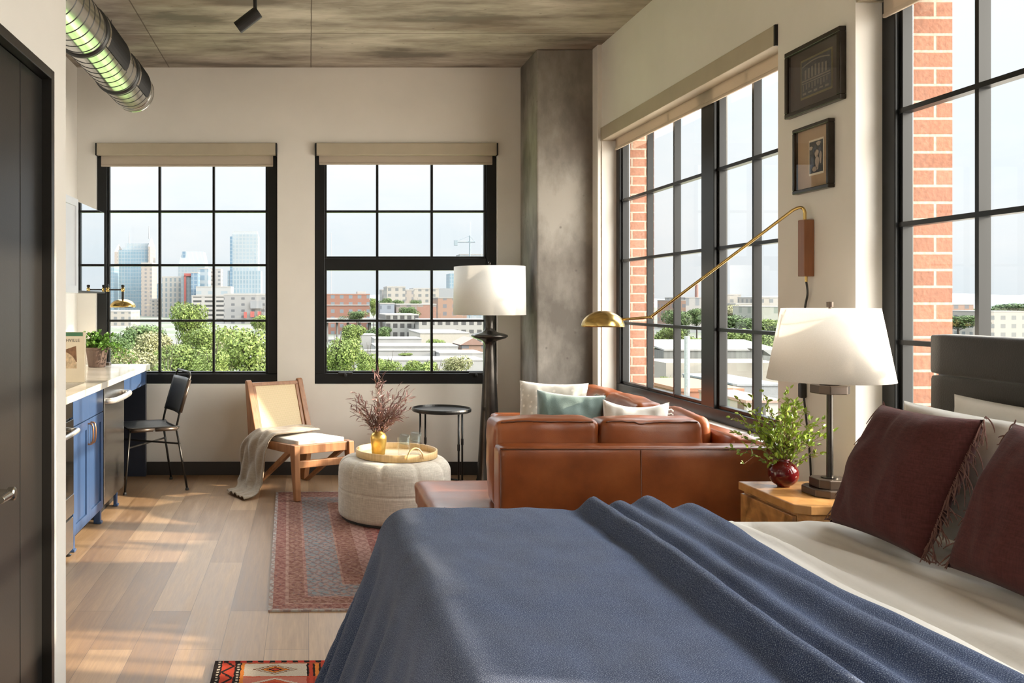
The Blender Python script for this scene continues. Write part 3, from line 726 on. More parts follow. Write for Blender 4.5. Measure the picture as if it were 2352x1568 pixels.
# oven
t = thing('oven', 'stainless built-in oven with black glass door under the counter', 'oven', (-1.6, 4.73, 0))
MB().box(-1.88, XF - .02, 4.44, 5.03, .1, .872).build('oven_body', M['steel'], t)
MB().box(XF - .02, XF, 4.44, 5.03, .775, .868).build('control_panel', M['oven_glass'], t, bevel=.002)
dr = MB().box(XF - .02, XF + .006, 4.44, 5.03, .345, .765).build('oven_door', M['oven_glass'], t, bevel=.003)
MB().box(XF - .02, XF + .008, 4.44, 5.03, .232, .343).build('door_band', M['steel'], dr, bevel=.002)
MB().tube(smooth_path([(XF, 4.49, .705), (XF + .045, 4.50, .71), (XF + .055, 4.73, .71), (XF + .045, 4.97, .71), (XF, 4.985, .705)], 6), .013, 12).build('handle', M['steel_bright'], dr, smooth=True)
MB().box(XF - .02, XF + .004, 4.44, 5.03, .035, .215).build('drawer', M['steel'], t, bevel=.003)
for y in (4.5, 5.0): MB().lathe([(.018, 0), (.022, .008), (.012, .012), (.012, .1)], (XF - .02, y, 0), 16).build('foot', M['dark_chrome'], t)
# sink cabinet
t = thing('base_cabinet', 'blue shaker base cabinet with two doors and copper pulls', 'cabinet', (-1.6, 5.41, 0))
MB().box(-1.88, XF - .021, 5.045, 5.775, .092, .715).build('body', M['navy'], t)
MB().box(-1.88, XF - .09, 5.05, 5.77, 0, .091).build('toe_kick', M['black'], t)
for y0, y1, yh in ((5.045, 5.408, 5.378), (5.412, 5.775, 5.442)):
    dd = shaker(XF, y0, y1, .094, .712).build('door', M['navy'], t, bevel=.0015)
    pull(XF, yh, .565, .69).build('handle', M['copper'], dd, smooth=True)
    MB().box(XF - .02, XF, y0, y1, .718, .868).build('drawer_front', M['navy'], t, bevel=.002)
for y in (5.05, 5.70): MB().box(XF - .05, XF - .006, y + .02, y + .055, .0, .091).box(XF - .03, XF + .002, y + .015, y + .06, 0, .016).build('leg', M['navy'], t, bevel=.004)
# dishwasher
t = thing('dishwasher', 'stainless dishwasher with curved bar handle between cabinet and desk', 'dishwasher', (-1.6, 6.12, 0))
MB().box(-1.88, XF - .022, 5.815, 6.43, .1, .868).build('body', M['black'], t)
dd = MB().box(XF - .02, XF, 5.815, 6.43, .100, .866).build('door', M['steel'], t, bevel=.004)
MB().tube(smooth_path([(XF - .002, 5.84, .775), (XF + .05, 5.87, .775), (XF + .066, 6.12, .775), (XF + .05, 6.375, .775), (XF - .002, 6.405, .775)], 6), .019, 14).build('handle', M['steel_bright'], dd, smooth=True)
MB().box(-1.85, XF - .07, 5.82, 6.42, 0, .099).build('toe_kick', M['black'], t)
MB().box(XF - .03, XF - .006, 6.21, 6.245, 0, .098).box(XF - .03, XF + .002, 6.205, 6.25, 0, .016).build('leg', M['navy'], t, bevel=.004)
# desk end: apron and end panel against the back wall
t = thing('desk_unit', 'navy desk end with blue apron below the counter by the window', 'desk', (-1.6, 6.9, 0))
MB().box(XF - .02, XF, 6.437, 7.27, .752, .868).build('apron', M['navy'], t, bevel=.002)
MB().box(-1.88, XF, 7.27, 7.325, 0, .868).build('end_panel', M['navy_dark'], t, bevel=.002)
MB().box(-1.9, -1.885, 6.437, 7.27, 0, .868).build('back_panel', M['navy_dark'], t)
# counter with sink
t = thing('countertop', 'pale quartz kitchen counter running to the window', 'countertop', (-1.6, 5.8, .875))
sx0, sx1, sy0, sy1 = -1.80, -1.41, 5.10, 5.63
b = MB().box(-1.9, -1.30, 4.30, sy0, .8725, .913).box(-1.9, -1.30, sy1, 7.32, .8725, .913).box(-1.9, sx0, sy0, sy1, .8725, .913).box(sx1, -1.30, sy0, sy1, .8725, .913)
b.build('slab', M['stone'], t)
b = MB().box(sx0 - .002, sx1 + .002, sy0 - .002, sy1 + .002, .72, .724)
b.box(sx0 - .004, sx0, sy0, sy1, .72, .872).box(sx1, sx1 + .004, sy0, sy1, .72, .872).box(sx0, sx1, sy0 - .004, sy0, .72, .872).box(sx0, sx1, sy1, sy1 + .004, .72, .872)
b.build('sink_basin', M['lamp_black'], t)
# wall cabinets
t = thing('wall_cabinet', 'white shaker wall cabinet above the counter', 'cabinet', (-1.73, 5.4, 1.48))
MB().box(-1.9, -1.578, 4.3, 6.03, 1.482, 2.114).build('body', M['white_gloss'], t)
for y0, y1 in ((4.3, 4.875), (4.878, 5.452), (5.455, 6.03)): shaker(-1.556, y0, y1, 1.482, 2.114, .05).build('door', M['white_gloss'], t, bevel=.0015)
t = thing('wall_cabinet', 'mirror-glossy wall cabinet reflecting the window, next to white cabinet', 'cabinet', (-1.73, 6.45, 1.5))
MB().box(-1.9, -1.592, 6.036, 6.85, 1.50, 2.105).build('body', M['white_gloss'], t)
MB().box(-1.590, -1.570, 6.036, 6.85, 1.50, 2.105).build('glossy_door', M['mirror_gloss'], t, bevel=.001)
MB().box(-1.88, -1.56, 6.04, 6.84, 1.488, 1.4995).build('bottom_trim', M['black'], t)
# brass dome lamp on an arm at the cabinet end
t = thing('wall_lamp', 'small brass dome lamp on a jointed arm over the counter', 'lamp', (-1.62, 6.87, 1.517))
MB().box(-1.64, -1.60, 6.851, 6.862, 1.49, 1.545).build('mount_plate', M['brass'], t, bevel=.002)
MB().tube([(-1.62, 6.862, 1.517), (-1.62, 6.90, 1.517), (-1.437, 6.90, 1.517)], .0065, 8).build('arm', M['black'], t)
for x, mm in ((-1.555, 'brass'), (-1.437, 'brass')):
    MB().lathe([(.010, -.016), (.014, -.012), (.014, .012), (.010, .016)], (x, 6.9, 1.517), 16).build('knuckle', M[mm], t, smooth=True)
    MB().lathe([(.008, .016), (.013, .022), (.013, .034), (.009, .038)], (x, 6.9, 1.517), 16).build('knob', M['black'], t, smooth=True)
MB().tube([(-1.437, 6.9, 1.505), (-1.437, 6.9, 1.44)], .010, 12).build('stem', M['black'], t)
n = 14; R = .098
prof = [(R * math.sin(PI / 2 * i / n) + .001, 1.382 + .062 * math.cos(PI / 2 * i / n)) for i in range(n + 1)]
prof += [(R - .003, 1.382)] + [(R * .97 * math.sin(PI / 2 * i / n) + .001, 1.380 + .060 * math.cos(PI / 2 * i / n)) for i in range(n, -1, -1)]
MB().lathe(prof, (-1.437, 6.9, 0), 36, cap=False).build('dome_shade', M['brass'], t, smooth=True)
# book standing on the counter
yb = 5.66
t = thing('book', 'cream cover book with green top band standing on the counter', 'book', (-1.54, yb, .9135))
bx0, bx1, bz0, bz1 = -1.69, -1.42, .9135, 1.232
MB().box(bx0, bx1, yb, yb + .003, bz0, bz1).box(bx0, bx1, yb + .028, yb + .031, bz0, bz1).box(bx0, bx0 + .003, yb, yb + .031, bz0, bz1).build('cover', M['paper'], t, bevel=.001)
MB().box(bx0 + .004, bx1 - .004, yb + .003, yb + .028, bz0 + .004, bz1 - .004).build('pages', M['pages'], t)
MB().box(bx0, bx1 - .012, yb - .0008, yb, bz1 - .026, bz1 - .002).build('green_band', M['book_green'], t)
pr = MB().extrude([(bx0 + .02, yb, bz1 - .11), (bx0 + .09, yb, bz1 - .13), (bx1 - .055, yb, bz1 - .088), (bx1 - .05, yb, bz1 - .19), (bx0 + .02, yb, bz1 - .19)], (0, -.0008, 0)).build('cover_print', M['book_brown'], t)
cx, cz, rr = bx1 - .15, bz0 + .095, .10
MB().extrude([(cx + rr * math.cos(a), yb - .0009, max(bz0 + .088, cz + rr * math.sin(a))) for a in [i * 2 * PI / 40 for i in range(40)]], (0, -.0007, 0)).build('cover_dome', M['book_tan'], t)
cu = bpy.data.curves.new('title', 'FONT'); cu.body = 'NASHVILLE'; cu.size = .026; cu.extrude = .0004; cu.align_x = 'RIGHT'; cu.space_character = 1.12
tmp = bpy.data.objects.new('title', cu); COL.objects.link(tmp); bpy.context.view_layer.update()
me = bpy.data.meshes.new_from_object(tmp.evaluated_get(bpy.context.evaluated_depsgraph_get())); bpy.data.objects.remove(tmp)
o = bpy.data.objects.new('cover_title', me); COL.objects.link(o); me.materials.clear(); me.materials.append(M['ink']); o.parent = t
o.location = Vector((bx1 - .032, yb - .0008, bz1 - .062)) - OFF[t]; o.rotation_euler = (PI / 2, 0, 0)
# small dark box beside the pot
t = tag(MB().box(-1.655, -1.595, 7.135, 7.215, .9135, .937).build('coaster_box', M['bronze'], bevel=.003), 'small dark box on the counter behind the ivy pot', 'box')

# ---- leafy plants
def leaf(mb, p, d, up, ln, wd, fold=.25, seg=2):
    d = d.normalized(); sd = d.cross(up)
    if sd.length < .05: sd = d.cross(Vector((1, .2, .1)))
    sd.normalize(); u = sd.cross(d).normalized()
    pts = [p, p + d * ln * .35 + sd * wd * .5 + u * wd * fold, p + d * ln * .75 + sd * wd * .38 + u * wd * fold * .6, p + d * ln - u * ln * .06,
           p + d * ln * .75 - sd * wd * .38 + u * wd * fold * .6, p + d * ln * .35 - sd * wd * .5 + u * wd * fold]
    mid = p + d * ln * .5
    n = len(mb.v); mb.v += [tuple(x) for x in pts] + [tuple(mid)]
    mb.f += [[n, n + 1, n + 6], [n + 1, n + 2, n + 6], [n + 2, n + 3, n + 6], [n + 3, n + 4, n + 6], [n + 4, n + 5, n + 6], [n + 5, n, n + 6]]
def rnd(r, s=1.): return Vector((r.uniform(-s, s), r.uniform(-s, s), r.uniform(-s, s)))
r = random.Random(4)
pc = Vector((-1.656, 6.98, .9135))
t = thing('potted_ivy', 'leafy green ivy in a dark terracotta pot on the counter', 'plant', pc)
MB().lathe([(.062, 0), (.066, .004), (.085, .135), (.093, .137), (.094, .155), (.083, .156), (.080, .13), (.001, .128)], pc, 36).build('pot', M['terracotta'], t, smooth=False, bevel=.002)
fo, st = MB(), MB()
for i in range(62):
    a = r.uniform(0, 2 * PI); e = r.uniform(.1, 1.3)
    d = Vector((math.cos(a) * math.cos(e), math.sin(a) * math.cos(e) * .7, math.sin(e)))
    base = pc + Vector((r.uniform(-.05, .05), r.uniform(-.05, .05), .14)); ln = r.uniform(.07, .15)
    pth = bez(base, base + d * ln * .7 + Vector((0, 0, .03)), base + d * ln + Vector((0, 0, -.03 if e < .6 else .0)), 6)
    st.tube(pth, .0014, 4, False)
    for k in range(1, 7):
        for j in range(2):
            leaf(fo, pth[k] + rnd(r, .006), d + rnd(r, .9), Vector((0, 0, 1)) + rnd(r, .5), r.uniform(.02, .034), r.uniform(.018, .028))
for i in range(16):      # trailing stems towards the window side
    base = pc + Vector((.05, r.uniform(-.07, .07), .15)); x2 = r.uniform(.12, .30)
    pth = bez(base, base + Vector((x2 * .5, -.02, .07)), pc + Vector((x2 + .04, r.uniform(-.10, .10), r.uniform(.012, .08))), 12)
    st.tube(pth, .0014, 4, False)
    for k in range(2, 13):
        for j in range(2): leaf(fo, pth[k] + rnd(r, .008) + Vector((0, 0, .006)), Vector((.6, 0, 0)) + rnd(r, 1.), Vector((0, 0, 1)) + rnd(r, .4), r.uniform(.016, .026), r.uniform(.014, .022))
fo.v = [(v[0], v[1], max(v[2], .917)) for v in fo.v]
fo.build('foliage', M['leaf_ivy'], t); st.build('stems', M['twig_green'], t)

# ======================================================================= black leather chair at the desk
t = thing('dining_chair', 'black leather sling chair with thin iron legs facing the counter', 'chair', (-1.14, 6.85, 0))
nr_, fr_ = Vector((-.919, 6.75, 0)), Vector((-1.104, 7.16, 0)); f = Vector((-.927, -.374, 0)); s = (fr_ - nr_).normalized()
W_ = (fr_ - nr_).length; c0 = (nr_ + fr_) / 2
def P(a, b, z): return c0 + f * a + s * b + Vector((0, 0, z))      # a: towards the front, b: towards the far side
hw = W_ / 2
for sg in (-1, 1):
    lg = MB().tube([P(.0, sg * hw, .012), P(.075, sg * hw * .86, .47)], .0085, 10).build('leg', M['iron'], t, smooth=True)
    MB().lathe([(.014, 0), (.014, .012), (.009, .02)], P(0, sg * hw, 0), 12).build('foot_pad', M['rubber'], lg)
    lg = MB().tube([P(.47, sg * hw, .012), P(.425, sg * hw * .86, .47)], .0085, 10).build('leg', M['iron'], t, smooth=True)
    MB().lathe([(.014, 0), (.014, .012), (.009, .02)], P(.47, sg * hw, 0), 12).build('foot_pad', M['rubber'], lg)
zb, zt = .47, .885
bk = [P(.075, -hw * .86, zb), P(.055, -hw * .86, .56), P(-.035, -hw * .84, zt - .03), P(-.04, -hw * .7, zt), P(-.04, hw * .7, zt), P(-.035, hw * .84, zt - .03), P(.055, hw * .86, .56), P(.075, hw * .86, zb)]
MB().tube(bk, .0085, 10).build('back_frame', M['iron'], t, smooth=True)
q = []
for sg in (-1, 1):
    MB().tube([P(.06, sg * hw * .86, zb), P(.43, sg * hw * .86, zb)], .009, 10).build('seat_rail', M['iron_light'], t, smooth=True)
MB().tube([P(.06, -hw * .86, zb), P(.06, hw * .86, zb)], .008, 8).tube([P(.425, -hw * .86, zb), P(.425, hw * .86, zb)], .008, 8).build('cross_rail', M['iron'], t)
MB().tube([P(.435, -hw * .9, .34), P(.05, hw * .92, .34)], .007, 8).tube([P(.435, hw * .9, .352), P(.05, -hw * .92, .352)], .007, 8).build('cross_brace', M['iron'], t)
se = MB(); se.grid(lambda u, v: P(.05 + .40 * v, (u * 2 - 1) * (hw * .86 + .012), zb + .014 - .022 * (1 - (2 * u - 1) ** 2)), 16, 10)
se.build('seat', M['leather_black'], t, smooth=True, solid=.007)
ba = MB()
def bfn(u, v):
    z = .575 + .265 * v; a = .052 + (-.035 - .052) * (z - .56) / (zt - .03 - .56)
    return P(a + .012 - .02 * (1 - (2 * u - 1) ** 2), (u * 2 - 1) * (hw * .86 + .010), z)
ba.grid(bfn, 16, 10); ba.build('backrest', M['leather_black'], t, smooth=True, solid=.007)
for sg in (-1, 1):
    for (a0, a1) in ((.075, .235), (.255, .42)):
        MB().tube([P(a0, sg * (hw * .86 + .006), zb - .004), P(a1, sg * (hw * .86 + .006), zb - .004)], .0155, 10).build('rolled_edge', M['bronze'], t, smooth=True)
    z0_, z1_ = .585, .83
    pa = lambda z: P(.052 + (-.035 - .052) * (z - .56) / (zt - .03 - .56), sg * (hw * .86 + .004), z)
    MB().tube([pa(z0_), pa(z1_)], .014, 10).build('rolled_edge', M['bronze'], t, smooth=True)
# ======================================================================= rugs
def rug(name, label, cx, cy, w, l, rz, m, th=.009):
    t = MB()
    def fn(u, v):
        return ((u - .5) * w, (v - .5) * l, th + .0003 * nz(u * 6, v * 9))
    n = 24; t.grid(fn, n, n)
    o = t.build(name, m, smooth=False, solid=0)
    # give it real thickness downwards
    q = o.modifiers.new('thickness', 'SOLIDIFY'); q.thickness = th - .001; q.offset = -1
    o.location = (cx, cy, 0); o.rotation_euler = (0, 0, rz)
    return tag(o, label, 'rug')
R1 = rug_mat('faded_red_rug', 1.98, 2.55, [(0, (.34, .33, .31)), (.018, (.23, .105, .085)), (.075, (.34, .22, .18)), (.09, (.20, .105, .075)), (.17, (.30, .17, .14)), (.185, (.17, .20, .21)), (.36, (.30, .18, .14)), (.375, (.20, .10, .07)), (.48, (.33, .20, .17)), (.56, (.19, .075, .065)), (.60, (.27, .10, .09)), (.64, (.21, .04, .038)), (1., (.21, .04, .038))],
             None, [(.12, .035, .035), (.30, .17, .14), (.11, .11, .13), (.36, .22, .18)], 60, 21.)
rug('rug', 'large faded red and blue bordered rug under the ottoman and sofa', .775, 5.395, 1.98, 2.55, math.radians(1.3), R1)
R2 = kilim_mat('tribal_red_rug', 1.15, 1.55)
rug('rug', 'small bright red and black tribal rug beside the bed', .215, 2.745, 1.15, 1.55, math.radians(.6), R2, .012)

# ======================================================================= low cane chair
R0 = Vector((-.467, 6.97, 0)); cu_ = Vector((.49, -.87, 0)).normalized(); cv_ = Vector((.87, .49, 0)).normalized(); CW = .50
def Q(a, b, z): return R0 + cu_ * a + cv_ * b + Vector((0, 0, z))
t = thing('lounge_chair', 'low teak lounge chair with woven cane back by the left window', 'chair', tuple(Q(.36, .25, 0)))
def side_board(poly, b0, th): return MB().extrude([Q(a, b0, z) for a, z in poly], cv_ * th)
for b0 in (0, CW - .045):
    side_board([(-.075, .795), (-.055, .808), (-.035, .795), (.135, .375), (.135, .325), (.06, .0), (0, 0), (-.015, .35)], b0, .045).build('back_post', M['teak'], t, bevel=.005)
    side_board([(.05, .0), (.095, .0), (.66, .335), (.60, .345)], b0 + .006, .033).build('strut', M['teak'], t, bevel=.004)
    side_board([(.665, .402), (.745, .402), (.765, .0098), (.728, .0098)], b0, .045).build('front_leg', M['teak'], t, bevel=.005)
    side_board([(.12, .315), (.12, .37), (.67, .398), (.67, .335)], b0 + .004, .036).build('seat_rail', M['teak'], t, bevel=.004)
for nm, a0, a1, z0, z1 in (('front_rail', .69, .728, .335, .398), ('stretcher', .712, .742, .238, .288), ('back_rail', .09, .125, .325, .37)):
    MB().hexa([Q(a0, .046, z0), Q(a1, .046, z0), Q(a1, CW - .046, z0), Q(a0, CW - .046, z0)], [Q(a0, .046, z1), Q(a1, .046, z1), Q(a1, CW - .046, z1), Q(a0, CW - .046, z1)]).build(nm, M['teak'], t, bevel=.004)
pb0, pb1 = Vector((.105, .375)), Vector((-.052, .785))
def bp(s, b, off=0.): return Q(pb0.x + (pb1.x - pb0.x) * s + off, b, pb0.y + (pb1.y - pb0.y) * s)
fr = MB()
for (s0, s1, b0, b1) in ((0, .05, .046, CW - .046), (.94, 1, .046, CW - .046), (.05, .94, .046, .072), (.05, .94, CW - .072, CW - .046)):
    fr.hexa([bp(s0, b0, -.014), bp(s0, b1, -.014), bp(s0, b1, .014), bp(s0, b0, .014)], [bp(s1, b0, -.014), bp(s1, b1, -.014), bp(s1, b1, .014), bp(s1, b0, .014)])
fr.build('back_frame', M['teak'], t, bevel=.003)
g = MB(); g.grid(lambda u, v: bp(.045 + .90 * v, .068 + (CW - .136) * u, .004), 8, 8)
o = g.build('cane_panel', M['cane'], t, solid=.004)
set_uv(o, [(i / 8, j / 8 * 1.1) for j in range(9) for i in range(9)])
vs, fs = soft_box(0, 1, 0, 1, 0, 1, .02, (0, 0, .0), 8)
pad = MB()
def padpt(v): return Q(.125 + .565 * v[0], .05 + (CW - .10) * v[1], .362 + .03 * v[0] + .034 * (v[2] - .0) + (.012 * (1 - (2 * v[0] - 1) ** 2) * (1 - (2 * v[1] - 1) ** 2) if v[2] > .5 else 0))
pad.add([padpt(v) for v in vs], fs); pad.build('seat_cushion', M['seat_pad'], t, smooth=True)

# beige throw over the chair
pth = smooth_path([(.47, .430, 0), (.36, .440, 0), (.22, .448, 0), (.08, .446, 0), (.0, .430, 0), (-.045, .36, 0), (-.060, .22, 0), (-.078, .11, 0), (-.11, .045, 0), (-.18, .018, 0), (-.29, .014, 0)], 7)
def thr(u, v):
    k = v * (len(pth) - 1); i = min(int(k), len(pth) - 2); q = pth[i].lerp(pth[i + 1], k - i); b, z = q.x, q.y
    dn = max(0, min(1, (.44 - z) / .40))                       # 0 on the seat, 1 on the floor
    fl = max(0, min(1, (v - .78) / .22))
    a0 = .13 - .11 * min(1, dn * 3) + .20 * fl; a1 = .44 - .04 * dn + .12 * fl
    if v < .2: a1 -= .14 * (1 - v / .2); a0 += .05 * (1 - v / .2)
    a = a0 + (a1 - a0) * u
    w = .013 * math.sin(u * 15 + v * 4) * min(1, dn * 1.5 + .35) + .034 * nz(u * 2.5, v * 5, 3)
    w += .018 * math.sin(u * 7.0 + 1) * max(0, min(1, dn)) * (1 - fl)
    if b > -.03: z += abs(w) * .9
    else: b -= abs(w) * (1 - fl); z += abs(w) * fl * 1.1
    return Q(a + .02 * math.sin(v * 9), b, max(z, .0145))
g = MB(); g.grid(thr, 30, 60)
tag(g.build('throw_blanket', M['throw'], smooth=True, solid=.006), 'rumpled beige throw draped over the cane chair down to the floor', 'throw')

# ======================================================================= ottoman, tray and what stands on it
OX, OY, OR_, OZ = .564, 5.884, .368, .405
t = thing('ottoman', 'round oatmeal upholstered ottoman with tufted seams on the rug', 'ottoman', (OX, OY, .0102))
MB().lathe([(.33, .0102), (.345, .0102), (.345, .026), (.33, .026)], (OX, OY, 0), 48).build('plinth', M['ottoman_base'], t)
prof = [(.0, OZ)] + [(.02 + .27 * i / 8, OZ) for i in range(9)] + [(.29 + .078 * math.sin(a), OZ - .085 + .085 * math.cos(a)) for a in [PI / 2 * i / 10 for i in range(1, 11)]]
prof += [(OR_, z) for z in np.linspace(OZ - .10, .05, 22)] + [(OR_ - .006, .035), (OR_ - .02, .026), (0, .026)]
NS = 192
def opt(u, v):
    k = v * (len(prof) - 1); i = min(int(k), len(prof) - 2); f = k - i
    r = prof[i][0] * (1 - f) + prof[i + 1][0] * f; z = prof[i][1] * (1 - f) + prof[i + 1][1] * f
    a = 2 * PI * u
    s = abs(((a * 10 / (2 * PI)) % 1) - .5) * 2           # 1 on a seam
    gr = math.exp(-((1 - s) / .035) ** 2) * .0045
    if r > .15 and z > OZ - .10:                            # pleats gather on the shoulder
        sh = min(1, (r - .15) / .15); gr += sh * (.007 * s ** 6); z -= sh * .006 * s ** 6
    r -= gr
    if abs(z - .205) < .006 and r > .3: r -= .004
    return (OX + r * math.cos(a), OY + r * math.sin(a), z)
g = MB(); g.grid(opt, NS, 84); g.build('upholstery', M['ottoman'], t, smooth=True, weld=True)
TX, TY, TZ = .580, 5.895, .407
t = thing('serving_tray', 'round bamboo tray with loop handles on the ottoman', 'tray', (TX, TY, TZ))
MB().lathe([(.262, TZ), (.268, TZ + .002), (.268, TZ + .046), (.264, TZ + .048), (.259, TZ + .046), (.258, TZ + .008)], (TX, TY, 0), 72, cap=False).build('rim', M['bamboo'], t, smooth=True)
MB().lathe([(0, TZ), (.2595, TZ), (.2595, TZ + .008), (0, TZ + .008)], (TX, TY, 0), 72, cap=False).build('tray_base', M['bamboo'], t)
for sg in (-1, 1):
    a = math.radians(-70 if sg < 0 else 110); c = Vector((TX + .266 * math.cos(a), TY + .266 * math.sin(a), 0)); tn = Vector((-math.sin(a), math.cos(a), 0)); ou = Vector((math.cos(a), math.sin(a), 0))
    MB().tube([c + tn * .056 * math.cos(q) + ou * .006 + Vector((0, 0, TZ + .02 + .072 * math.sin(q))) for q in [PI * i / 18 for i in range(19)]], .0048, 10).build('handle', M['bamboo'], t, smooth=True)
r = random.Random(11)
zt = TZ + .0085
vx, vy = .462, 5.905
t = thing('vase', 'gold vase with dried mauve branches on the tray', 'vase', (vx, vy, zt))
MB().lathe([(.001, zt), (.040, zt), (.044, zt + .006), (.0535, zt + .10), (.053, zt + .118), (.044, zt + .136), (.027, zt + .148), (.024, zt + .158), (.021, zt + .158), (.020, zt + .14), (.001, zt + .13)], (vx, vy, 0), 40).build('vase_body', M['gold'], t, smooth=True)
fo, st = MB(), MB()
top = Vector((vx, vy, zt + .15))
ends = []
for i in range(34):
    a = r.uniform(0, 2 * PI)
    ends.append(Vector((math.cos(a) * r.uniform(.04, .19), math.sin(a) * r.uniform(.0, .15), r.uniform(.08, .30))))
ends += [Vector((.21, .02, .24)), Vector((.19, -.05, .20)), Vector((-.16, .03, .26)), Vector((-.17, -.02, .18)), Vector((.0, .02, .42)), Vector((.03, .05, .36)), Vector((-.02, -.03, .35)), Vector((.20, .0, .14)), Vector((-.03, 0, .39))]
def branchy(fo, st, top, ends, r, leafn, ln, wd, sr, jit, low, droop=.0):
    for e in ends:
        end = top + e
        p = bez(top - Vector((0, 0, low)), top + Vector((e.x * .25, e.y * .25, e.z * .55)), end, 14)
        st.tube(p, [sr * (1 - .6 * k / 14) for k in range(15)], 5, False)
        for k in range(4, 15):
            d0 = (p[min(k + 1, 14)] - p[k - 1]).normalized()
            for j in range(leafn):
                d = d0 + rnd(r, jit) + Vector((0, 0, -droop))
                leaf(fo, p[k] + rnd(r, .008), d, Vector((0, 0, 1)) + rnd(r, .8), r.uniform(*ln), r.uniform(*wd))
            if k in (6, 9, 11) :
                q = p[k] + d0 * .03 + rnd(r, .045)
                st.tube([p[k], q], sr * .5, 4, False)
                for j in range(leafn): leaf(fo, q + rnd(r, .006), d0 + rnd(r, jit), Vector((0, 0, 1)) + rnd(r, .8), r.uniform(*ln), r.uniform(*wd))
branchy(fo, st, top, ends, r, 1, (.036, .066), (.007, .011), .0018, .8, .10, .15)
fo.build('foliage', M['leaf_mauve'], t); st.build('stems', M['twig'], t)
# two tumblers with lemon water
def tumbler():
    t = thing('drinking_glass', 'clear tumbler of lemon water on the tray, the one nearer the vase', 'glass', (.620, 5.83, zt), 'tumblers of lemon water')
    c = (.620, 5.83, 0)
    MB().lathe([(.001, zt), (.035, zt), (.037, zt + .004), (.0415, zt + .122), (.0395, zt + .122), (.0355, zt + .012), (.001, zt + .010)], c, 36).build('tumbler_wall', M['tumbler'], t, smooth=True)
    MB().lathe([(.001, zt + .0125), (.0347, zt + .0125), (.0370, zt + .068), (.001, zt + .068)], c, 32).build('water', M['water'], t, smooth=True)
    MB().lathe([(.001, -.003), (.026, -.003), (.027, 0), (.026, .003), (.001, .003)], (0, 0, 0), 24).build('lemon_slice', M['lemon'], t)
    l = t.children[-1]; l.location = (.002, -.004, .072); l.rotation_euler = (.12, .1, 0)
    return t
g1 = tumbler(); g2 = copy_tree(g1); g2.location = (.705, 5.93, zt)
g2['label'] = 'clear tumbler of lemon water on the tray, the one behind the tray handle'

# ======================================================================= black side table
tx, ty, tr = 1.027, 6.90, .228
t = thing('side_table', 'round black metal side table under the middle window', 'table', (tx, ty, 0))
MB().lathe([(.001, .575), (tr - .012, .575), (tr - .002, .580), (tr, .594), (tr - .003, .605), (tr - .008, .605), (tr - .012, .590), (.001, .588)], (tx, ty, 0), 64).build('tabletop', M['table_black'], t, smooth=False, bevel=.0)
for k in range(4):
    a = math.radians(30 + 90 * k); lr = .205
    lg = MB().tube([(tx + lr * math.cos(a), ty + lr * math.sin(a), 0), (tx + lr * math.cos(a), ty + lr * math.sin(a), .576)], .0075, 10).build('leg', M['table_black'], t, smooth=True)
    MB().lathe([(.0095, .30), (.0105, .305), (.0105, .345), (.0095, .35)], (tx + lr * math.cos(a), ty + lr * math.sin(a), 0), 12).build('leg_joint', M['table_black'], lg)
ring = [(tx + .205 * math.cos(q), ty + .205 * math.sin(q), .018) for q in [2 * PI * i / 48 for i in range(49)]]
MB().tube(ring, .007, 8, False).build('base_ring', M['table_black'], t, smooth=True)

# ======================================================================= floor lamp
fx, fy = 1.407, 6.945
t = thing('floor_lamp', 'tall dark bronze floor lamp with white drum shade by the column', 'lamp', (fx, fy, 0))
MB().lathe([(.001, 0), (.112, 0), (.113, .012), (.098, .05), (.082, .30), (.064, .62), (.050, .88), (.041, 1.03), (.038, 1.085), (.046, 1.108), (.062, 1.122), (.122, 1.140), (.142, 1.155), (.139, 1.166), (.115, 1.175), (.060, 1.188), (.040, 1.204), (.037, 1.23), (.037, 1.345), (.03, 1.352), (.001, 1.352)], (fx, fy, 0), 56).build('lamp_body', M['lamp_black'], t, smooth=True)
s0, s1 = 1.322, 1.697
MB().lathe([(.277, s0), (.272, s1)], (fx, fy, 0), 72, cap=False).build('lamp_shade', M['shade'], t, smooth=True, solid=.003)
MB().tube([(fx, fy, 1.34), (fx, fy, 1.715)], .006, 8).tube([(fx - .27, fy, 1.68), (fx + .27, fy, 1.68)], .003, 6).tube([(fx, fy - .27, 1.68), (fx, fy + .27, 1.68)], .003, 6).build('harp', M['lamp_black'], t)
MB().lathe([(.001, 1.7), (.009, 1.705), (.012, 1.72), (.008, 1.732), (.001, 1.735)], (fx, fy, 0), 16).build('finial', M['lamp_black'], t, smooth=True)

# ======================================================================= leather corner sofa
t = thing('sofa', 'cognac leather corner sofa with chaise end along the window', 'sofa', (1.4, 5.2, 0))
SX = 2.165
def sb(name, *a, m='leather', r=.03, puff=(0, 0, 0), n=10, wr=0., par=None, seed=0.):
    vs, fs = soft_box(*a, r, puff, n, wr, seed)
    return MB().add(vs, fs).build(name, M[m], par or t, smooth=True)
sb('base', .635, 2.02, 4.31, 4.985, .075, .275, r=.02)
sb('base', 1.37, 2.02, 4.99, 6.33, .075, .275, r=.02)
nb_ = sb('back_rest', .887, SX, 4.15, 4.285, .07, .748, r=.022, puff=(.0, .006, .004), n=14)
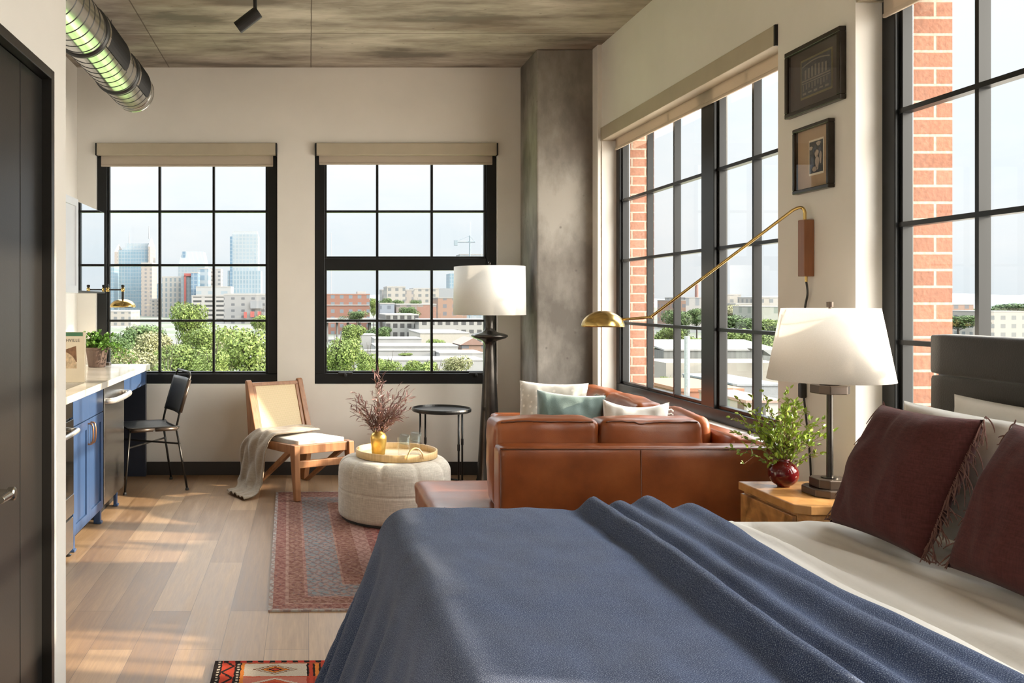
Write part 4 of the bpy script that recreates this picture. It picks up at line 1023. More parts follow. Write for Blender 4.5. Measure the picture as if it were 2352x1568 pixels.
# piping along the back and the upright seam
def bead(par, pts, r=.0035): MB().tube(pts, r, 6).build('seam', M['seam'], par, smooth=True)
bead(nb_, [(.893, 4.1535, .738), (2.15, 4.1525, .738)], .003); bead(nb_, [(.893, 4.1525, .738), (.893, 4.1525, .08)], .003); bead(nb_, [(1.545, 4.1465, .08), (1.545, 4.1445, .4), (1.545, 4.1465, .735)], .0022)
sb('back_rest', 2.045, SX, 4.29, 6.49, .07, .775, r=.03, n=14)
sb('arm_rest', 1.315, 2.04, 6.335, 6.49, .07, .622, r=.03)
c = sb('seat_cushion', .597, 1.60, 4.29, 5.01, .28, .425, r=.035, puff=(.01, .0, .014), n=14, wr=.012, seed=2)
bead(c, [(.604, 4.33, .402), (.604, 4.97, .402)]); bead(c, [(.66, 5.0, .421), (.66, 4.32, .424)], .0028)
sb('seat_cushion', 1.61, 2.035, 4.29, 5.01, .28, .42, r=.035, n=12)
sb('seat_cushion', 1.345, 2.035, 5.02, 5.67, .28, .425, r=.035, puff=(0, 0, .012), n=12, wr=.01)
sb('seat_cushion', 1.345, 2.035, 5.675, 6.325, .28, .425, r=.035, puff=(0, 0, .012), n=12, wr=.01, seed=5)
for k, (x0, x1) in enumerate(((.898, 1.400), (1.405, 1.905))):
    c = sb('back_cushion', x0, x1, 4.293, 4.50, .428, .852, r=.034, puff=(.014, .012, .012), n=16, wr=.009, seed=3 + k * 7)
    P_ = []                                        # piping runs along the front top edge
    for i in range(24):
        xx = x0 + .03 + (x1 - x0 - .06) * i / 23
        v = max((v.co for v in c.data.vertices if abs(v.co.x + OFF[t].x - xx) < .022), key=lambda q: q.z - q.y)
        P_.append((xx, v.y + OFF[t].y - .002, v.z + OFF[t].z + .001))
    bead(c, smooth_path(P_, 3), .0042)
for k, (y0, y1) in enumerate(((5.69, 6.30), (5.10, 5.685), (4.52, 5.095))):
    sb('back_cushion', 1.875 if k < 2 else 1.95, 2.048, y0, y1, .43, .842, r=.05, puff=(.02, .012, .010), n=14, wr=.010, seed=20 + k * 5)
for x, y, z in ((.68, 4.36, .0095), (.68, 4.93, .0095), (2.08, 4.24, 0), (2.08, 6.42, 0), (1.40, 6.42, .0095), (1.0, 4.22, .0095)):
    MB().lathe([(.018, z), (.028, .08), (.001, .08)], (x, y, 0), 16).build('leg', M['walnut'], t)

# cushions thrown on the sofa
def frame_of(nrm, tilt):
    """axes of a pillow whose face looks along nrm (horizontal) and leans back by tilt"""
    n = Vector((nrm[0], nrm[1], 0)).normalized(); up = Vector((0, 0, 1)); ex = up.cross(n).normalized() * -1
    ex = n.cross(up).normalized()
    ey = (up * math.cos(tilt) - n * math.sin(tilt)).normalized(); ez = ex.cross(ey).normalized()
    return ex, ey, ez
def pillow(name, label, org, nrm, tilt, w, h, th, m, group=None, roll=0., **kw):
    ex, ey, ez = frame_of(nrm, tilt)
    t = thing(name, label, 'pillow', org, group)
    pm = pillow_mesh(w, h, th, **kw)
    if roll:
        c, s = math.cos(roll), math.sin(roll); pm.v = [(v[0] * c - (v[1] - h / 2) * s, v[0] * s + (v[1] - h / 2) * c + h / 2, v[2]) for v in pm.v]
    pm = place(pm, org, ex, ey, ez)
    o = pm.build('pillow_cover', m, t, smooth=True, weld=True)
    return t, o, (Vector(org), ex, ey, ez)
def pattern_pillow_mat():
    m = bpy.data.materials.new('white_block_print'); nt, b = nodes_of(m)
    vo = N(nt, 'ShaderNodeTexVoronoi'); vo.inputs['Scale'].default_value = 27; vo.inputs['Randomness'].default_value = .25; L(nt, coords(nt), vo.inputs['Vector'])
    n = N(nt, 'ShaderNodeTexNoise'); n.inputs['Scale'].default_value = 9; L(nt, coords(nt), n.inputs['Vector'])
    base = ramp(nt, n.outputs['Fac'], [(.4, (.50, .46, .40)), (.6, (.62, .585, .53))])
    L(nt, mixc(nt, ramp(nt, vo.outputs['Distance'], [(.22, (1, 1, 1)), (.30, (0, 0, 0))]), base, (.74, .69, .62)), b.inputs['Base Color'])
    b.inputs['Roughness'].default_value = .9; return m
M['block_print'] = pattern_pillow_mat()
t1, o1, fr1 = pillow('throw_pillow', 'white block-printed pillow in the far corner of the sofa', (1.60, 5.93, .452), (-.45, -.9), .30, .46, .45, .15, M['block_print'], seed=1., pinch=.08, wr=.01)
t2, o2, fr2 = pillow('throw_pillow', 'sage green velvet pillow in front of the printed pillow', (1.63, 5.60, .452), (-.3, -.95), .38, .43, .42, .15, M['green_velvet'], roll=.06, seed=4., pinch=.07, wr=.016, sag=.015)
t3, o3, fr3 = pillow('throw_pillow', 'off-white pillow with brown border behind the leather back cushions', (1.732, 4.75, .458), (-.42, -.9), .18, .34, .44, .12, M['pillow_white'], seed=8., pinch=.07, wr=.016, sag=.05)
def pp(fr, x, y, z): return fr[0] + fr[1] * x + fr[2] * y + fr[3] * z
for sx in (-.06, -.03):
    MB().tube([pp(fr1, sx, .03, .075), pp(fr1, sx, .22, .082), pp(fr1, sx, .40, .06)], .004, 6).build('woven_stripe', M['seat_pad'], o1)
MB().tube([pp(fr2, -.19, .40, .0), pp(fr2, -.17, .41, .01), pp(fr2, -.10, .37, .02), pp(fr2, -.05, .36, .02)], .004, 6).build('piping', M['green_velvet'], o2)
for i in range(9):
    y = .22 + .022 * i; MB().tube([pp(fr3, -.165, y, .0), pp(fr3, -.18, y + .006, .006), pp(fr3, -.19, y - .004, .0)], .004, 5).build('tuft', M['pillow_white'], o3)
# ======================================================================= bed
BX0, BX1, BY0, BY1, BZ = .36, 2.075, 1.42, 2.95, .69
t = thing('bed', 'wide bed with tall charcoal velvet headboard under the window', 'bed', (1.2, 2.2, 0))
hb = MB()
for z0, z1 in ((.28, .7365), (.7365, 1.183), (1.183, 1.318)):
    vs, fs = soft_box(2.085, 2.150, 1.36, 3.0, z0, z1, .014, (.010, 0, 0), 14, .003); hb.add(vs, fs)
hb.box(2.11, 2.185, 1.37, 2.99, .10, 1.312)
hb.build('headboard', M['headboard'], t, smooth=True)
MB().box(.42, 2.07, 1.45, 2.92, .10, .36).build('bed_base', M['headboard'], t, bevel=.01)
vs, fs = soft_box(.40, 2.075, BY0 + .05, BY1 - .06, .365, BZ - .03, .06, (0, 0, .0), 12); MB().add(vs, fs).build('mattress', M['white_sheet'], t, smooth=True)
for x in (.5, 2.0):
    for y in (1.52, 2.85): MB().lathe([(.022, .0128 if x < 1 else 0), (.03, .10), (.001, .10)], (x, y, 0), 16).build('leg', M['lamp_black'], t)

def drape(p, q, x0, y1, R, z, fx, fy, fold=.0, y0=None):
    """cloth point (p along the bed, q across it) laid over the block corner at x0 / y1"""
    dx = max(0, x0 - p); dy = max(0, q - y1); l = math.hypot(dx, dy)
    cx, cy = max(p, x0), min(q, y1)
    if l < 1e-9: return Vector((cx, cy, z)), 0, 0
    nx, ny = -dx / l, dy / l
    if l < R * PI / 2: h, g = R * math.sin(l / R), R * (1 - math.cos(l / R))
    else:
        e = l - R * PI / 2; fl = fx * abs(nx) + fy * abs(ny)
        h, g = R + e * fl, R + e * math.sqrt(max(.05, 1 - fl * fl))
    w = max(0, g - R * .6)
    tg = math.atan2(ny, -nx) * .35 + (q if dx > dy else p)
    h += fold * w * (1 + math.sin(tg * 17 + 1.3)) * .6 + fold * .4 * w * (1 + math.sin(tg * 31))
    return Vector((cx + nx * h, cy + ny * h, z - g)), l, w
# white duvet under the blanket
def duv(u, v):
    p = .47 + (2.07 - .47) * u; q = 1.2 + (3.17 - 1.2) * v
    pt, l, w = drape(p, q, -9, BY1 - .05, .05, BZ + .016, .0, .0, .012)
    # near side falls too
    if q < BY0 + .06:
        e = BY0 + .06 - q; pt.y = BY0 + .06 - .06 * math.sin(min(e / .06, PI / 2)); pt.z = BZ + .018 - (.06 * (1 - math.cos(min(e / .06, PI / 2))) + max(0, e - .094))
    x = p
    k = .014 * nz(x * 9 + .6 * math.sin(q * 2), q * 1.2, 1.) + .017 * math.sin((x - 1.3) * 24 + 1.1 * nz(q * 1.3, x, 2) * 2 + q * 1.0) * math.exp(-((x - 1.42) / .12) ** 2)
    k += .011 * math.sin((x + .09 * q) * 62 + 2.5 * nz(q * .9, x * 2, 4)) * math.exp(-((x - 1.42) / .11) ** 2) + .010 * nz(x * 20 + 3 * q, q * 2.2, 5) + .012 * nz(x * 5 + 2 * q, q * .9, 8)
    if l == 0: pt.z += k * min(1, max(0, (x - 1.29) / .09))
    else: pt.y += .01 * math.sin(p * 22) * w * 3
    return pt
g = MB(); g.grid(duv, 130, 90)
tag(g.build('duvet', M['white_sheet'], smooth=True, solid=.006), 'smooth white duvet covering the bed', 'duvet')
# blue blanket
XE = 1.285
def edge(q): return XE + .018 * math.sin(q * 5.0) + .012 * nz(q * 3, 1) - .0
def ridge(x, c, s, a): return a * math.exp(-((x - c) / s) ** 2)
NU, NV = 190, 150
S0 = -.56
def blk(u, v):
    q = 1.12 + (3.34 - 1.12) * v
    xe = edge(min(q, 3.0))
    p = S0 + (xe - S0) * u
    zt = BZ + .047
    pt, l, w = drape(p, q, .335, BY1 - .015, .10, zt, .20, .10, .11)
    if l == 0 or True:
        on = math.exp(-l * 9)
        s = q - 2.0
        wob = .02 * nz(q * 1.4, 3.) + .012 * math.sin(q * 3.1)
        fan = 1 + .12 * (2.9 - q)                                  # folds open out towards the camera
        c1 = .935 + wob * .5; k = 0
        k += ridge(p, c1, .030, .046) - ridge(p, c1 - .06, .03, .010)
        k += ridge(p, c1 + .085 * fan + wob * .4, .030, .030)
        k += ridge(p, c1 + .185 * fan - wob, .042, .040 + .018 * max(0, (q - 2.5)))
        k += ridge(p, xe - .045, .03, .022)
        k += .006 * nz(p * 7, q * 3, 2) + .004 * nz(p * 16, q * 6, 9)
        if p < .9: k += .004 * math.sin(q * 9 + 2 * nz(p * 3, q)) * max(0, 1 - abs(p - .5) / .4)
        pt.z += k * on
        if p > xe - .02: pt.z -= .014 * (p - xe + .02) / .02
    if q < BY0 + .03:                                               # near side of the bed (below the picture)
        e = BY0 + .03 - q; pt.y = BY0 + .03 - .08 * math.sin(min(e / .08, PI / 2)); pt.z -= .08 * (1 - math.cos(min(e / .08, PI / 2))) + max(0, e - .125)
    pt.z = max(pt.z, .022)
    return pt
g = MB(); g.grid(blk, NU, NV)
o = g.build('blanket', M['blanket'], smooth=True, solid=.011)
set_uv(o, [(i / NU * 1.8, j / NV * 2.2) for j in range(NV + 1) for i in range(NU + 1)])
tag(o, 'blue herringbone wool blanket folded back across the bed', 'blanket')

# pillows
hw = (-1, 0)
WP = 'white sleeping pillows against the headboard'
pillow('bed_pillow', 'white pillow leaning on the headboard, its corner standing highest', (1.985, 2.46, .728), hw, .08, .66, .41, .106, M['pillow_white'], WP, seed=3., wr=.014, pinch=.05)
pillow('bed_pillow', 'white pillow just behind the mauve fringed pillow', (1.861, 2.53, .726), hw, .12, .66, .385, .099, M['pillow_white'], WP, seed=9., wr=.014, pinch=.05)
pillow('bed_pillow', 'white pillow behind the mauve pillow at the right edge', (1.86, 1.80, .728), hw, .12, .66, .39, .11, M['pillow_white'], WP, seed=15., wr=.014, pinch=.05)
r = random.Random(5)
def mauve(label, org, tilt, seed, roll, nrm):
    t, o, fr = pillow('fringed_pillow', label, org, nrm, tilt, .455, .405, .15, M['mauve'], 'mauve fringed pillows', roll=roll, seed=seed, wr=.012, pinch=.045, power=.40)
    c, s = math.cos(roll), math.sin(roll)
    def loc(x, y, z): return pp(fr, x * c - (y - .2075) * s, x * s + (y - .2075) * c + .2075, z)
    for sx in (-1, 1):
        f = MB()
        for i in range(84):
            b = i / 83; v = 2 * b - 1
            x = sx * .2275 * (1 - .045 * (1 - v * v)); y = .2075 + v * .2075
            ln = r.uniform(.035, .08); dx = sx * r.uniform(.2, .6); dy = r.uniform(-1., .1); n_ = r.uniform(-.2, .7)
            p0 = loc(x, y, 0); p1 = loc(x + dx * ln * .5, y + dy * ln * .35, n_ * ln * .6); p2 = loc(x + dx * ln * .75 + r.uniform(-.01, .01), y + dy * ln - .01, n_ * ln * .9)
            p1.z = max(p1.z, .737); p2.z = max(p2.z, .735 + .004 * r.random()); f.tube(bez(p0, p1, p2, 5), [.0017, .0018, .0019, .0019, .0017, .001], 5)
        f.build('fringe', M['fringe'], o)
mauve('mauve fringed pillow standing in front of the white pillows, next to the nightstand', (1.638, 2.60, .736), .42, 2., -.03, (-1, .06))
mauve('mauve fringed pillow cut off by the right edge of the photo', (1.65, 2.07, .736), .42, 7., .03, (-1, -.02))

# ======================================================================= nightstand and what stands on it
NX0, NX1, NY0, NY1, NZ = 1.735, 2.18, 3.16, 3.605, .70
t = thing('nightstand', 'burl wood nightstand with chamfered corner between sofa and bed', 'nightstand', (1.95, 3.38, 0))
ch = .045
MB().prism([(NX0 + ch, NY0), (NX1, NY0), (NX1, NY1), (NX0, NY1), (NX0, NY0 + ch * .7)], NZ - .032, NZ).build('top', M['honey'], t, bevel=.003)
MB().prism([(NX0 + ch + .006, NY0 + .006), (NX1, NY0 + .006), (NX1, NY1 - .006), (NX0 + .02, NY1 - .006), (NX0 + .02, NY0 + ch)], .08, NZ - .0345).build('body', M['burl'], t, bevel=.002)
for z0, z1 in ((.385, .655), (.10, .375)):
    MB().box(NX0 + .003, NX0 + .0195, NY0 + ch + .004, NY1 - .012, z0, z1).build('drawer', M['burl'], t, bevel=.002)
for x in (NX0 + .07, NX1 - .04):
    for y in (NY0 + .07, NY1 - .04): MB().box(x - .02, x + .02, y - .02, y + .02, 0, .079).build('leg', M['walnut'], t)
lx, ly = 1.962, 3.36
t = thing('table_lamp', 'bronze table lamp with tapered linen shade on the nightstand', 'lamp', (lx, ly, NZ))
def oct_(h, c): return [(lx - h, ly - h + c), (lx - h + c, ly - h), (lx + h - c, ly - h), (lx + h, ly - h + c), (lx + h, ly + h - c), (lx + h - c, ly + h), (lx - h + c, ly + h), (lx - h, ly + h - c)]
MB().prism(oct_(.082, .035), NZ + .0005, NZ + .028).prism(oct_(.060, .026), NZ + .028, NZ + .062).build('base', M['bronze'], t, bevel=.003)
MB().lathe([(.03, NZ + .062), (.03, NZ + .066), (.012, NZ + .068), (.011, 1.09)], (lx, ly, 0), 24).build('post', M['lamp_black'], t, smooth=False)
MB().prism(oct_(.058, .026), 1.080, 1.112).prism(oct_(.03, .012), 1.112, 1.118).build('top_block', M['bronze'], t, bevel=.003)
for dx in (-.035, .035): MB().lathe([(.004, 1.112), (.004, 1.126), (.001, 1.13)], (lx + dx, ly, 0), 10).build('pull_stud', M['bronze'], t)
MB().lathe([(.2125, 1.130), (.163, 1.400)], (lx, ly, 0), 80, cap=False).build('lamp_shade', M['shade_linen'], t, smooth=True, solid=.003)
h = MB().tube([(lx, ly, 1.115), (lx, ly, 1.41)], .005, 8)
for a in (0, PI / 2): h.tube([(lx - .162 * math.cos(a), ly - .162 * math.sin(a), 1.394), (lx + .162 * math.cos(a), ly + .162 * math.sin(a), 1.394)], .0025, 6)
h.build('harp', M['bronze'], t)
MB().lathe([(.012, 1.405), (.012, 1.424), (.001, 1.425)], (lx, ly, 0), 20).build('finial', M['bronze'], t)
# round red vase with green branches
vx, vy = 1.862, 3.50
t = thing('vase', 'round glossy oxblood vase with green branches on the nightstand', 'vase', (vx, vy, NZ))
pr = [(.001, NZ + .0005), (.022, NZ + .0005)] + [(.055 * math.sin(a), NZ + .052 - .052 * math.cos(a)) for a in [math.radians(25 + 7.2 * i) for i in range(19)]]
pr += [(.022, NZ + .104), (.024, NZ + .110), (.020, NZ + .110), (.018, NZ + .1)]
MB().lathe(pr, (vx, vy, 0), 44).build('vase_body', M['red_glaze'], t, smooth=True)
r = random.Random(21)
top = Vector((vx, vy, NZ + .105)); fo, st = MB(), MB(); ends = []
for i in range(24):
    a = r.uniform(0, 2 * PI); ends.append(Vector((math.cos(a) * r.uniform(.05, .16), math.sin(a) * r.uniform(.02, .13), r.uniform(.06, .22))))
ends += [Vector((-.215, -.03, .17)), Vector((-.20, .02, .04)), Vector((-.19, .0, .10)), Vector((-.16, .03, .23)), Vector((-.08, 0, .26)), Vector((.03, .02, .27)), Vector((.0, -.02, .24)), Vector((.16, .01, .15)), Vector((.18, -.01, .11)), Vector((.15, -.04, .03)), Vector((.06, .03, .22))]
branchy(fo, st, top, ends, r, 2, (.016, .028), (.009, .015), .0015, .9, .08)
fo.build('foliage', M['leaf_green'], t); st.build('stems', M['twig'], t)

# ======================================================================= on the wall between the windows
def picture(label, y0, y1, z0, z1, fw, matc, win, deco):
    t = thing('framed_picture', label, 'picture', (XR, (y0 + y1) / 2, (z0 + z1) / 2))
    xf = XR - .030
    f = MB()
    f.box(xf, XR - .001, y0, y1, z0, z0 + fw).box(xf, XR - .001, y0, y1, z1 - fw, z1).box(xf, XR - .001, y0, y0 + fw, z0 + fw, z1 - fw).box(xf, XR - .001, y1 - fw, y1, z0 + fw, z1 - fw)
    f.build('frame', M['lamp_black'], t, bevel=.003)
    xm_ = XR - .012
    MB().box(xm_, XR - .002, y0 + fw, y1 - fw, z0 + fw, z1 - fw).build('picture_mat', M[matc], t)
    a0, a1, b0, b1 = win         # print: y from the left side of the picture, z from below, as fractions
    Yp = lambda u: y1 - (y1 - y0) * u; Zp = lambda v: z0 + (z1 - z0) * v
    MB().box(xm_ - .0012, xm_, Yp(a1 + .02), Yp(a0 - .02), Zp(b0 - .03), Zp(b1 + .03)).build('fillet', M['gilt' if matc == 'mat_brown' else 'paper'], t)
    pr = MB().box(xm_ - .0022, xm_ - .0012, Yp(a1), Yp(a0), Zp(b0), Zp(b1)).build('print', M['print_dark'], t)
    deco(pr, xm_ - .0030, lambda u: Yp(a0 + (a1 - a0) * u), lambda v: Zp(b0 + (b1 - b0) * v))
    MB().add([(xf + .006, y0 + fw, z0 + fw), (xf + .006, y1 - fw, z0 + fw), (xf + .006, y1 - fw, z1 - fw), (xf + .006, y0 + fw, z1 - fw)], [[0, 1, 2, 3]]).build('picture_glass', M['pane_pic'], t)
def hall(pr, x, Y, Z):
    """a colonnaded hall with an arched roof line"""
    m = MB()
    for i in range(7): m.box(x, x + .0008, Y(.12 + .115 * i), Y(.175 + .115 * i), Z(.48), Z(.80 - .02 * abs(i - 3)))
    for i in range(12):
        u0, u1 = .04 + .92 * i / 12, .04 + .92 * (i + 1) / 12; h = lambda u: .82 + .10 * math.sin(PI * u)
        m.extrude([(x, Y(u0), Z(h(u0))), (x, Y(u1), Z(h(u1))), (x, Y(u1), Z(h(u1) + .035)), (x, Y(u0), Z(h(u0) + .035))], (.0008, 0, 0))
    m.box(x, x + .0008, Y(.02), Y(.98), Z(.42), Z(.46)).box(x, x + .0008, Y(.02), Y(.98), Z(.36), Z(.385))
    for i in range(9): m.box(x, x + .0008, Y(.06 + .1 * i), Y(.09 + .1 * i), Z(.16 + .03 * (i % 3)), Z(.34))
    for i in range(5): m.box(x, x + .0008, Y(.05 + .19 * i), Y(.17 + .19 * i), Z(.05 + .02 * (i % 2)), Z(.11))
    m.build('print_lines', M['print_line'], pr)
picture('large dark picture of a columned hall in brown mat', 3.643, 4.066, 2.253, 2.552, .022, 'mat_brown', (.27, .80, .24, .76), hall)
def blots(pr, x, Y, Z):
    m = MB(); rr = random.Random(3)
    for (u, v, a, b_) in ((.12, .80, .13, .06), (.55, .60, .16, .12), (.70, .90, .16, .07), (.60, .30, .14, .22), (.85, .45, .08, .2), (.4, .12, .2, .08)):
        m.extrude([(x, Y(u + a * math.cos(q) * (1 + .2 * math.sin(3 * q))), Z(v + b_ * math.sin(q))) for q in [2 * PI * i / 20 for i in range(20)]], (.0006, 0, 0))
    m.build('print_shapes', M['print_pale'], pr)
    m = MB()
    for (u, v, a, b_) in ((.25, .35, .16, .22), (.42, .75, .14, .12), (.8, .7, .1, .12)):
        m.extrude([(x, Y(u + a * math.cos(q)), Z(v + b_ * math.sin(q) * (1 + .2 * math.sin(2 * q)))) for q in [2 * PI * i / 18 for i in range(18)]], (.0006, 0, 0))
    m.build('print_shapes', M['print_blue'], pr)
picture('small framed blue-grey print in tan mat hanging under the large picture', 3.722, 4.0, 1.902, 2.192, .017, 'mat_tan', (.40, .76, .27, .74), blots)

# swing-arm wall lamp
t = thing('wall_lamp', 'brass swing-arm wall lamp on walnut block reaching over the sofa', 'lamp', (XR, 3.90, 1.66))
wy = 3.90
MB().box(XR - .045, XR - .001, wy - .026, wy + .026, 1.535, 1.782).build('wall_block', M['walnut'], t, bevel=.003)
tip = Vector((1.50, 4.375, 1.335))
e2 = Vector((2.128, 3.925, 1.826))
kn = Vector((1.655, 4.32, 1.335 + .015))
arm = [Vector((2.168, wy, 1.77)), Vector((2.168, wy, 1.80)), Vector((2.167, wy, 1.818)), Vector((2.160, wy + .004, 1.834)), Vector((2.146, wy + .012, 1.836)), e2, (e2 * .5 + kn * .5) + Vector((0, 0, .0)), kn, tip + Vector((.07, -.02, .006)), tip + Vector((.03, -.01, .004))]
a2 = smooth_path(arm[:6], 6) + arm[6:]
MB().tube(a2, .0068, 12).build('arm', M['brass'], t, smooth=True)
R = .102; n = 16; dc = Vector((1.447, 4.39, 1.302))
prof = [(R * math.sin(PI / 2 * i / n) + .0005, .078 * math.cos(PI / 2 * i / n)) for i in range(n + 1)] + [(R - .003, 0)] + [(R * .965 * math.sin(PI / 2 * i / n) + .0005, .075 * math.cos(PI / 2 * i / n)) for i in range(n, -1, -1)]
MB().lathe(prof, dc, 44, cap=False).build('dome_shade', M['brass'], t, smooth=True)
MB().lathe([(.001, .005), (.018, .012), (.024, .03), (.02, .05), (.012, .06)], dc, 20).build('bulb', M['shade'], t, smooth=True)
MB().lathe([(.006, -.008), (.009, -.006), (.009, .006), (.006, .008)], kn, 14).build('knuckle', M['brass'], t, smooth=True)
MB().tube([(XR - .022, wy, 1.536), (XR - .022, wy, 1.512)], .006, 10).build('cord_collar', M['brass'], t)
cp = smooth_path([(XR - .022, wy, 1.513), (XR - .014, wy + .004, 1.46), (XR - .012, wy + .03, 1.38), (XR - .010, wy + .04, 1.2), (XR - .012, wy + .045, 1.07), (XR - .010, wy + .03, .95), (XR - .010, wy + .0, .80), (XR - .012, wy - .02, .64), (XR - .012, wy - .03, .30), (XR - .016, wy - .02, .12)], 8)
cd = MB().tube(cp, .0045, 8).build('power_cord', M['cord'], t, smooth=True)
MB().box(XR - .028, XR - .002, wy + .030, wy + .058, 1.00, 1.065).build('inline_switch', M['cord'], cd, bevel=.005)
# ======================================================================= the town outside (the flat is six floors up)
GZ = -14.0
OUT = .31
_mat, _fac = mat, facade_mat
def mat(name, col, *a, **k): return _mat(name, [c * OUT for c in col], *a, **k)
def facade_mat(name, wall, glass, *a): return _fac(name, [c * OUT for c in wall], [c * OUT for c in glass], *a)
def ground_mat():
    m = bpy.data.materials.new('town_ground'); nt, b = nodes_of(m)
    n = N(nt, 'ShaderNodeTexNoise'); n.inputs['Scale'].default_value = .02; n.inputs['Detail'].default_value = 6; L(nt, coords(nt), n.inputs['Vector'])
    L(nt, ramp(nt, n.outputs['Fac'], [(.42, (.045, .045, .042)), (.5, (.030, .045, .018)), (.56, (.05, .05, .046)), (.66, (.062, .062, .058))]), b.inputs['Base Color'])
    b.inputs['Roughness'].default_value = .95; return m
M['ground'] = ground_mat()
struct('ground', MB().box(-900, 2600, 9, 2600, GZ - 1, GZ), M['ground'])
M['bounce_paving'] = _mat('pale_bounce_ground', (.56, .49, .42), .9, var=.06, scale=.4)
struct('ground_bounce_yard', MB().box(4.5, 62, -70, 48, GZ - .5, GZ + .05), M['bounce_paving'])  # unseen pale ground, added to bounce daylight up to the ceiling and walls
M['green_reflector'] = _mat('green_reflector_ground', (.11, .17, .045), .95, var=.35, scale=.4)
struct('ground_green_reflector', MB().box(-70, 32, 49, 150, GZ - .4, GZ + .08).box(-70, 4.4, 12, 49, GZ - .4, GZ + .08), M['green_reflector'])  # green ground added below view so the duct reflects green, standing in for treetops
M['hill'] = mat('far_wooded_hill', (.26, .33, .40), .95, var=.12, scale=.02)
hb = MB()
def hill(u, v):
    x = -1500 + 4400 * u; h = 21 + 26 * (nz(x * .0016, 3.3) + .5) + 8 * nz(x * .006, 9) + 110 * max(0, (x - 2300) / 600)
    return (x, 2450 + 500 * v - 500 * u * u, GZ + max(2, h) * math.sin(PI * min(1, v * 1.0)) )
hb.grid(hill, 160, 8); struct('hills', hb, M['hill'])

def bld(name, label, px0, px1, py0, Y, dep, wallm, cat='building', group=None, base=None, rot=0, roof=.6, roofm=None, extra=None, py1=None):
    """block building whose front shows between two window columns at distance Y"""
    a, b_ = at(px0, py0, Y), at(px1, py0, Y); zb = GZ if py1 is None else at(px0, py1, Y).z
    t = thing(name, label, cat, ((a.x + b_.x) / 2, Y + dep / 2, zb), group)
    MB().box(a.x, b_.x, Y, Y + dep, zb, a.z).build('body', wallm, t)
    if roof:
        MB().box(a.x - .1, b_.x + .1, Y - .1, Y + dep, a.z, a.z + roof).build('parapet', roofm or M['pale_trim'], t)
    t['_'] = 0; del t['_']
    if extra: extra(t, a, b_)
    return t
M['pale_trim'] = mat('pale_parapet', (.50, .49, .47), .8)
M['white_roof'] = mat('white_flat_roof', (.47, .47, .46), .8, var=.1, scale=.2)
M['concrete_pale'] = mat('pale_concrete', (.42, .41, .38), .8, var=.12, scale=.3)
M['dark_gap'] = mat('dark_opening', (.06, .06, .065), .8)
M['red_panel'] = mat('red_panel', (.55, .12, .10), .6)
M['slab_grey'] = mat('grey_slab', (.36, .38, .40), .8)
FB = facade_mat
glassb = FB('blue_glass_tower', (.44, .52, .58), (.28, .42, .52), 3.2, 4., .8, .8, .35)
glassp = FB('pale_glass_tower', (.50, .56, .60), (.42, .51, .58), 4, 4.2, .7, .7, .35)
glassd = FB('deep_blue_glass', (.34, .44, .53), (.20, .32, .45), 4, 4., .7, .75, .35)
beige = FB('beige_window_wall', (.50, .45, .41), (.30, .31, .33), 5.5, 4.0, .42, .55)
beige2 = FB('cream_window_wall', (.54, .51, .46), (.26, .28, .29), 4.6, 3.6, .45, .5)
slots = FB('white_deck_slots', (.55, .54, .52), (.08, .085, .09), 9., 3.6, .72, .42)
greyw = FB('grey_window_wall', (.43, .43, .43), (.20, .21, .23), 7., 4.2, .35, .4)
brickw = FB('red_brick_window_wall', (.38, .19, .14), (.26, .30, .34), 4.2, 3.4, .42, .5)
brickp = FB('pink_brick_window_wall', (.44, .28, .21), (.24, .24, .26), 5., 4., .4, .5)
garage = FB('concrete_garage', (.43, .43, .41), (.09, .09, .09), 2.6, 3.2, .62, .52)
bluew = FB('blue_clapboard', (.34, .38, .45), (.20, .23, .28), 4, 3.2, .4, .5)

def mast(par, p, h, m, r=.6, name='antenna'): MB().tube([p, Vector(p) + Vector((0, 0, h))], [r, r * .3], 6).build(name, m, par)
# ---- skyline, left window
def tower1(t, a, b_):
    Y = 1000; w = b_.x - a.x
    for px0, px1, py, tip in ((263, 270, 578, 560), (340, 345, 566, 545)):
        p, q = at(px0, py, Y - 4), at(px1, py, Y - 4)
        MB().box(p.x, q.x, Y - 4, Y + 30, GZ, p.z).hexa([(p.x, Y - 4, p.z), (q.x, Y - 4, p.z), (q.x, Y + 30, p.z), (p.x, Y + 30, p.z)], [((p.x + q.x) / 2 - .3, Y + 10, at(0, tip, Y).z), ((p.x + q.x) / 2 + .3, Y + 10, at(0, tip, Y).z), ((p.x + q.x) / 2 + .3, Y + 12, at(0, tip, Y).z), ((p.x + q.x) / 2 - .3, Y + 12, at(0, tip, Y).z)]).build('corner_pier', beige, t)
    p, q = at(286, 558, Y), at(341, 558, Y)
    MB().box(p.x, q.x, Y + 6, Y + 30, a.z, p.z).box(at(278, 0, Y).x, p.x, Y + 6, Y + 30, a.z, at(0, 568, Y).z).build('crown', glassp, t)
    mast(t, at(297, 560, Y + 8), 14, M['slab_grey']); mast(t, at(342, 548, Y + 8), 14, M['slab_grey'])
bld('skyscraper', 'tall blue glass tower with two spiked corner piers and antennas', 270, 341, 574, 1000, 36, glassb, 'skyscraper', roof=0, extra=tower1)
bld('office_block', 'narrow beige office block in front of the spiked tower', 324, 349, 607, 940, 30, beige, roof=2)
bld('office_block', 'blue glass block at the left edge behind the brass lamp', 236, 262, 612, 955, 25, glassb, roof=1)
bld('office_block', 'beige stepped block between the spiked tower and the pilastered block', 346, 368, 690, 900, 30, beige2, roof=2)
bld('office_block', 'small grey slab tower beside the spiked tower', 355, 366, 652, 1010, 20, glassd, roof=1)
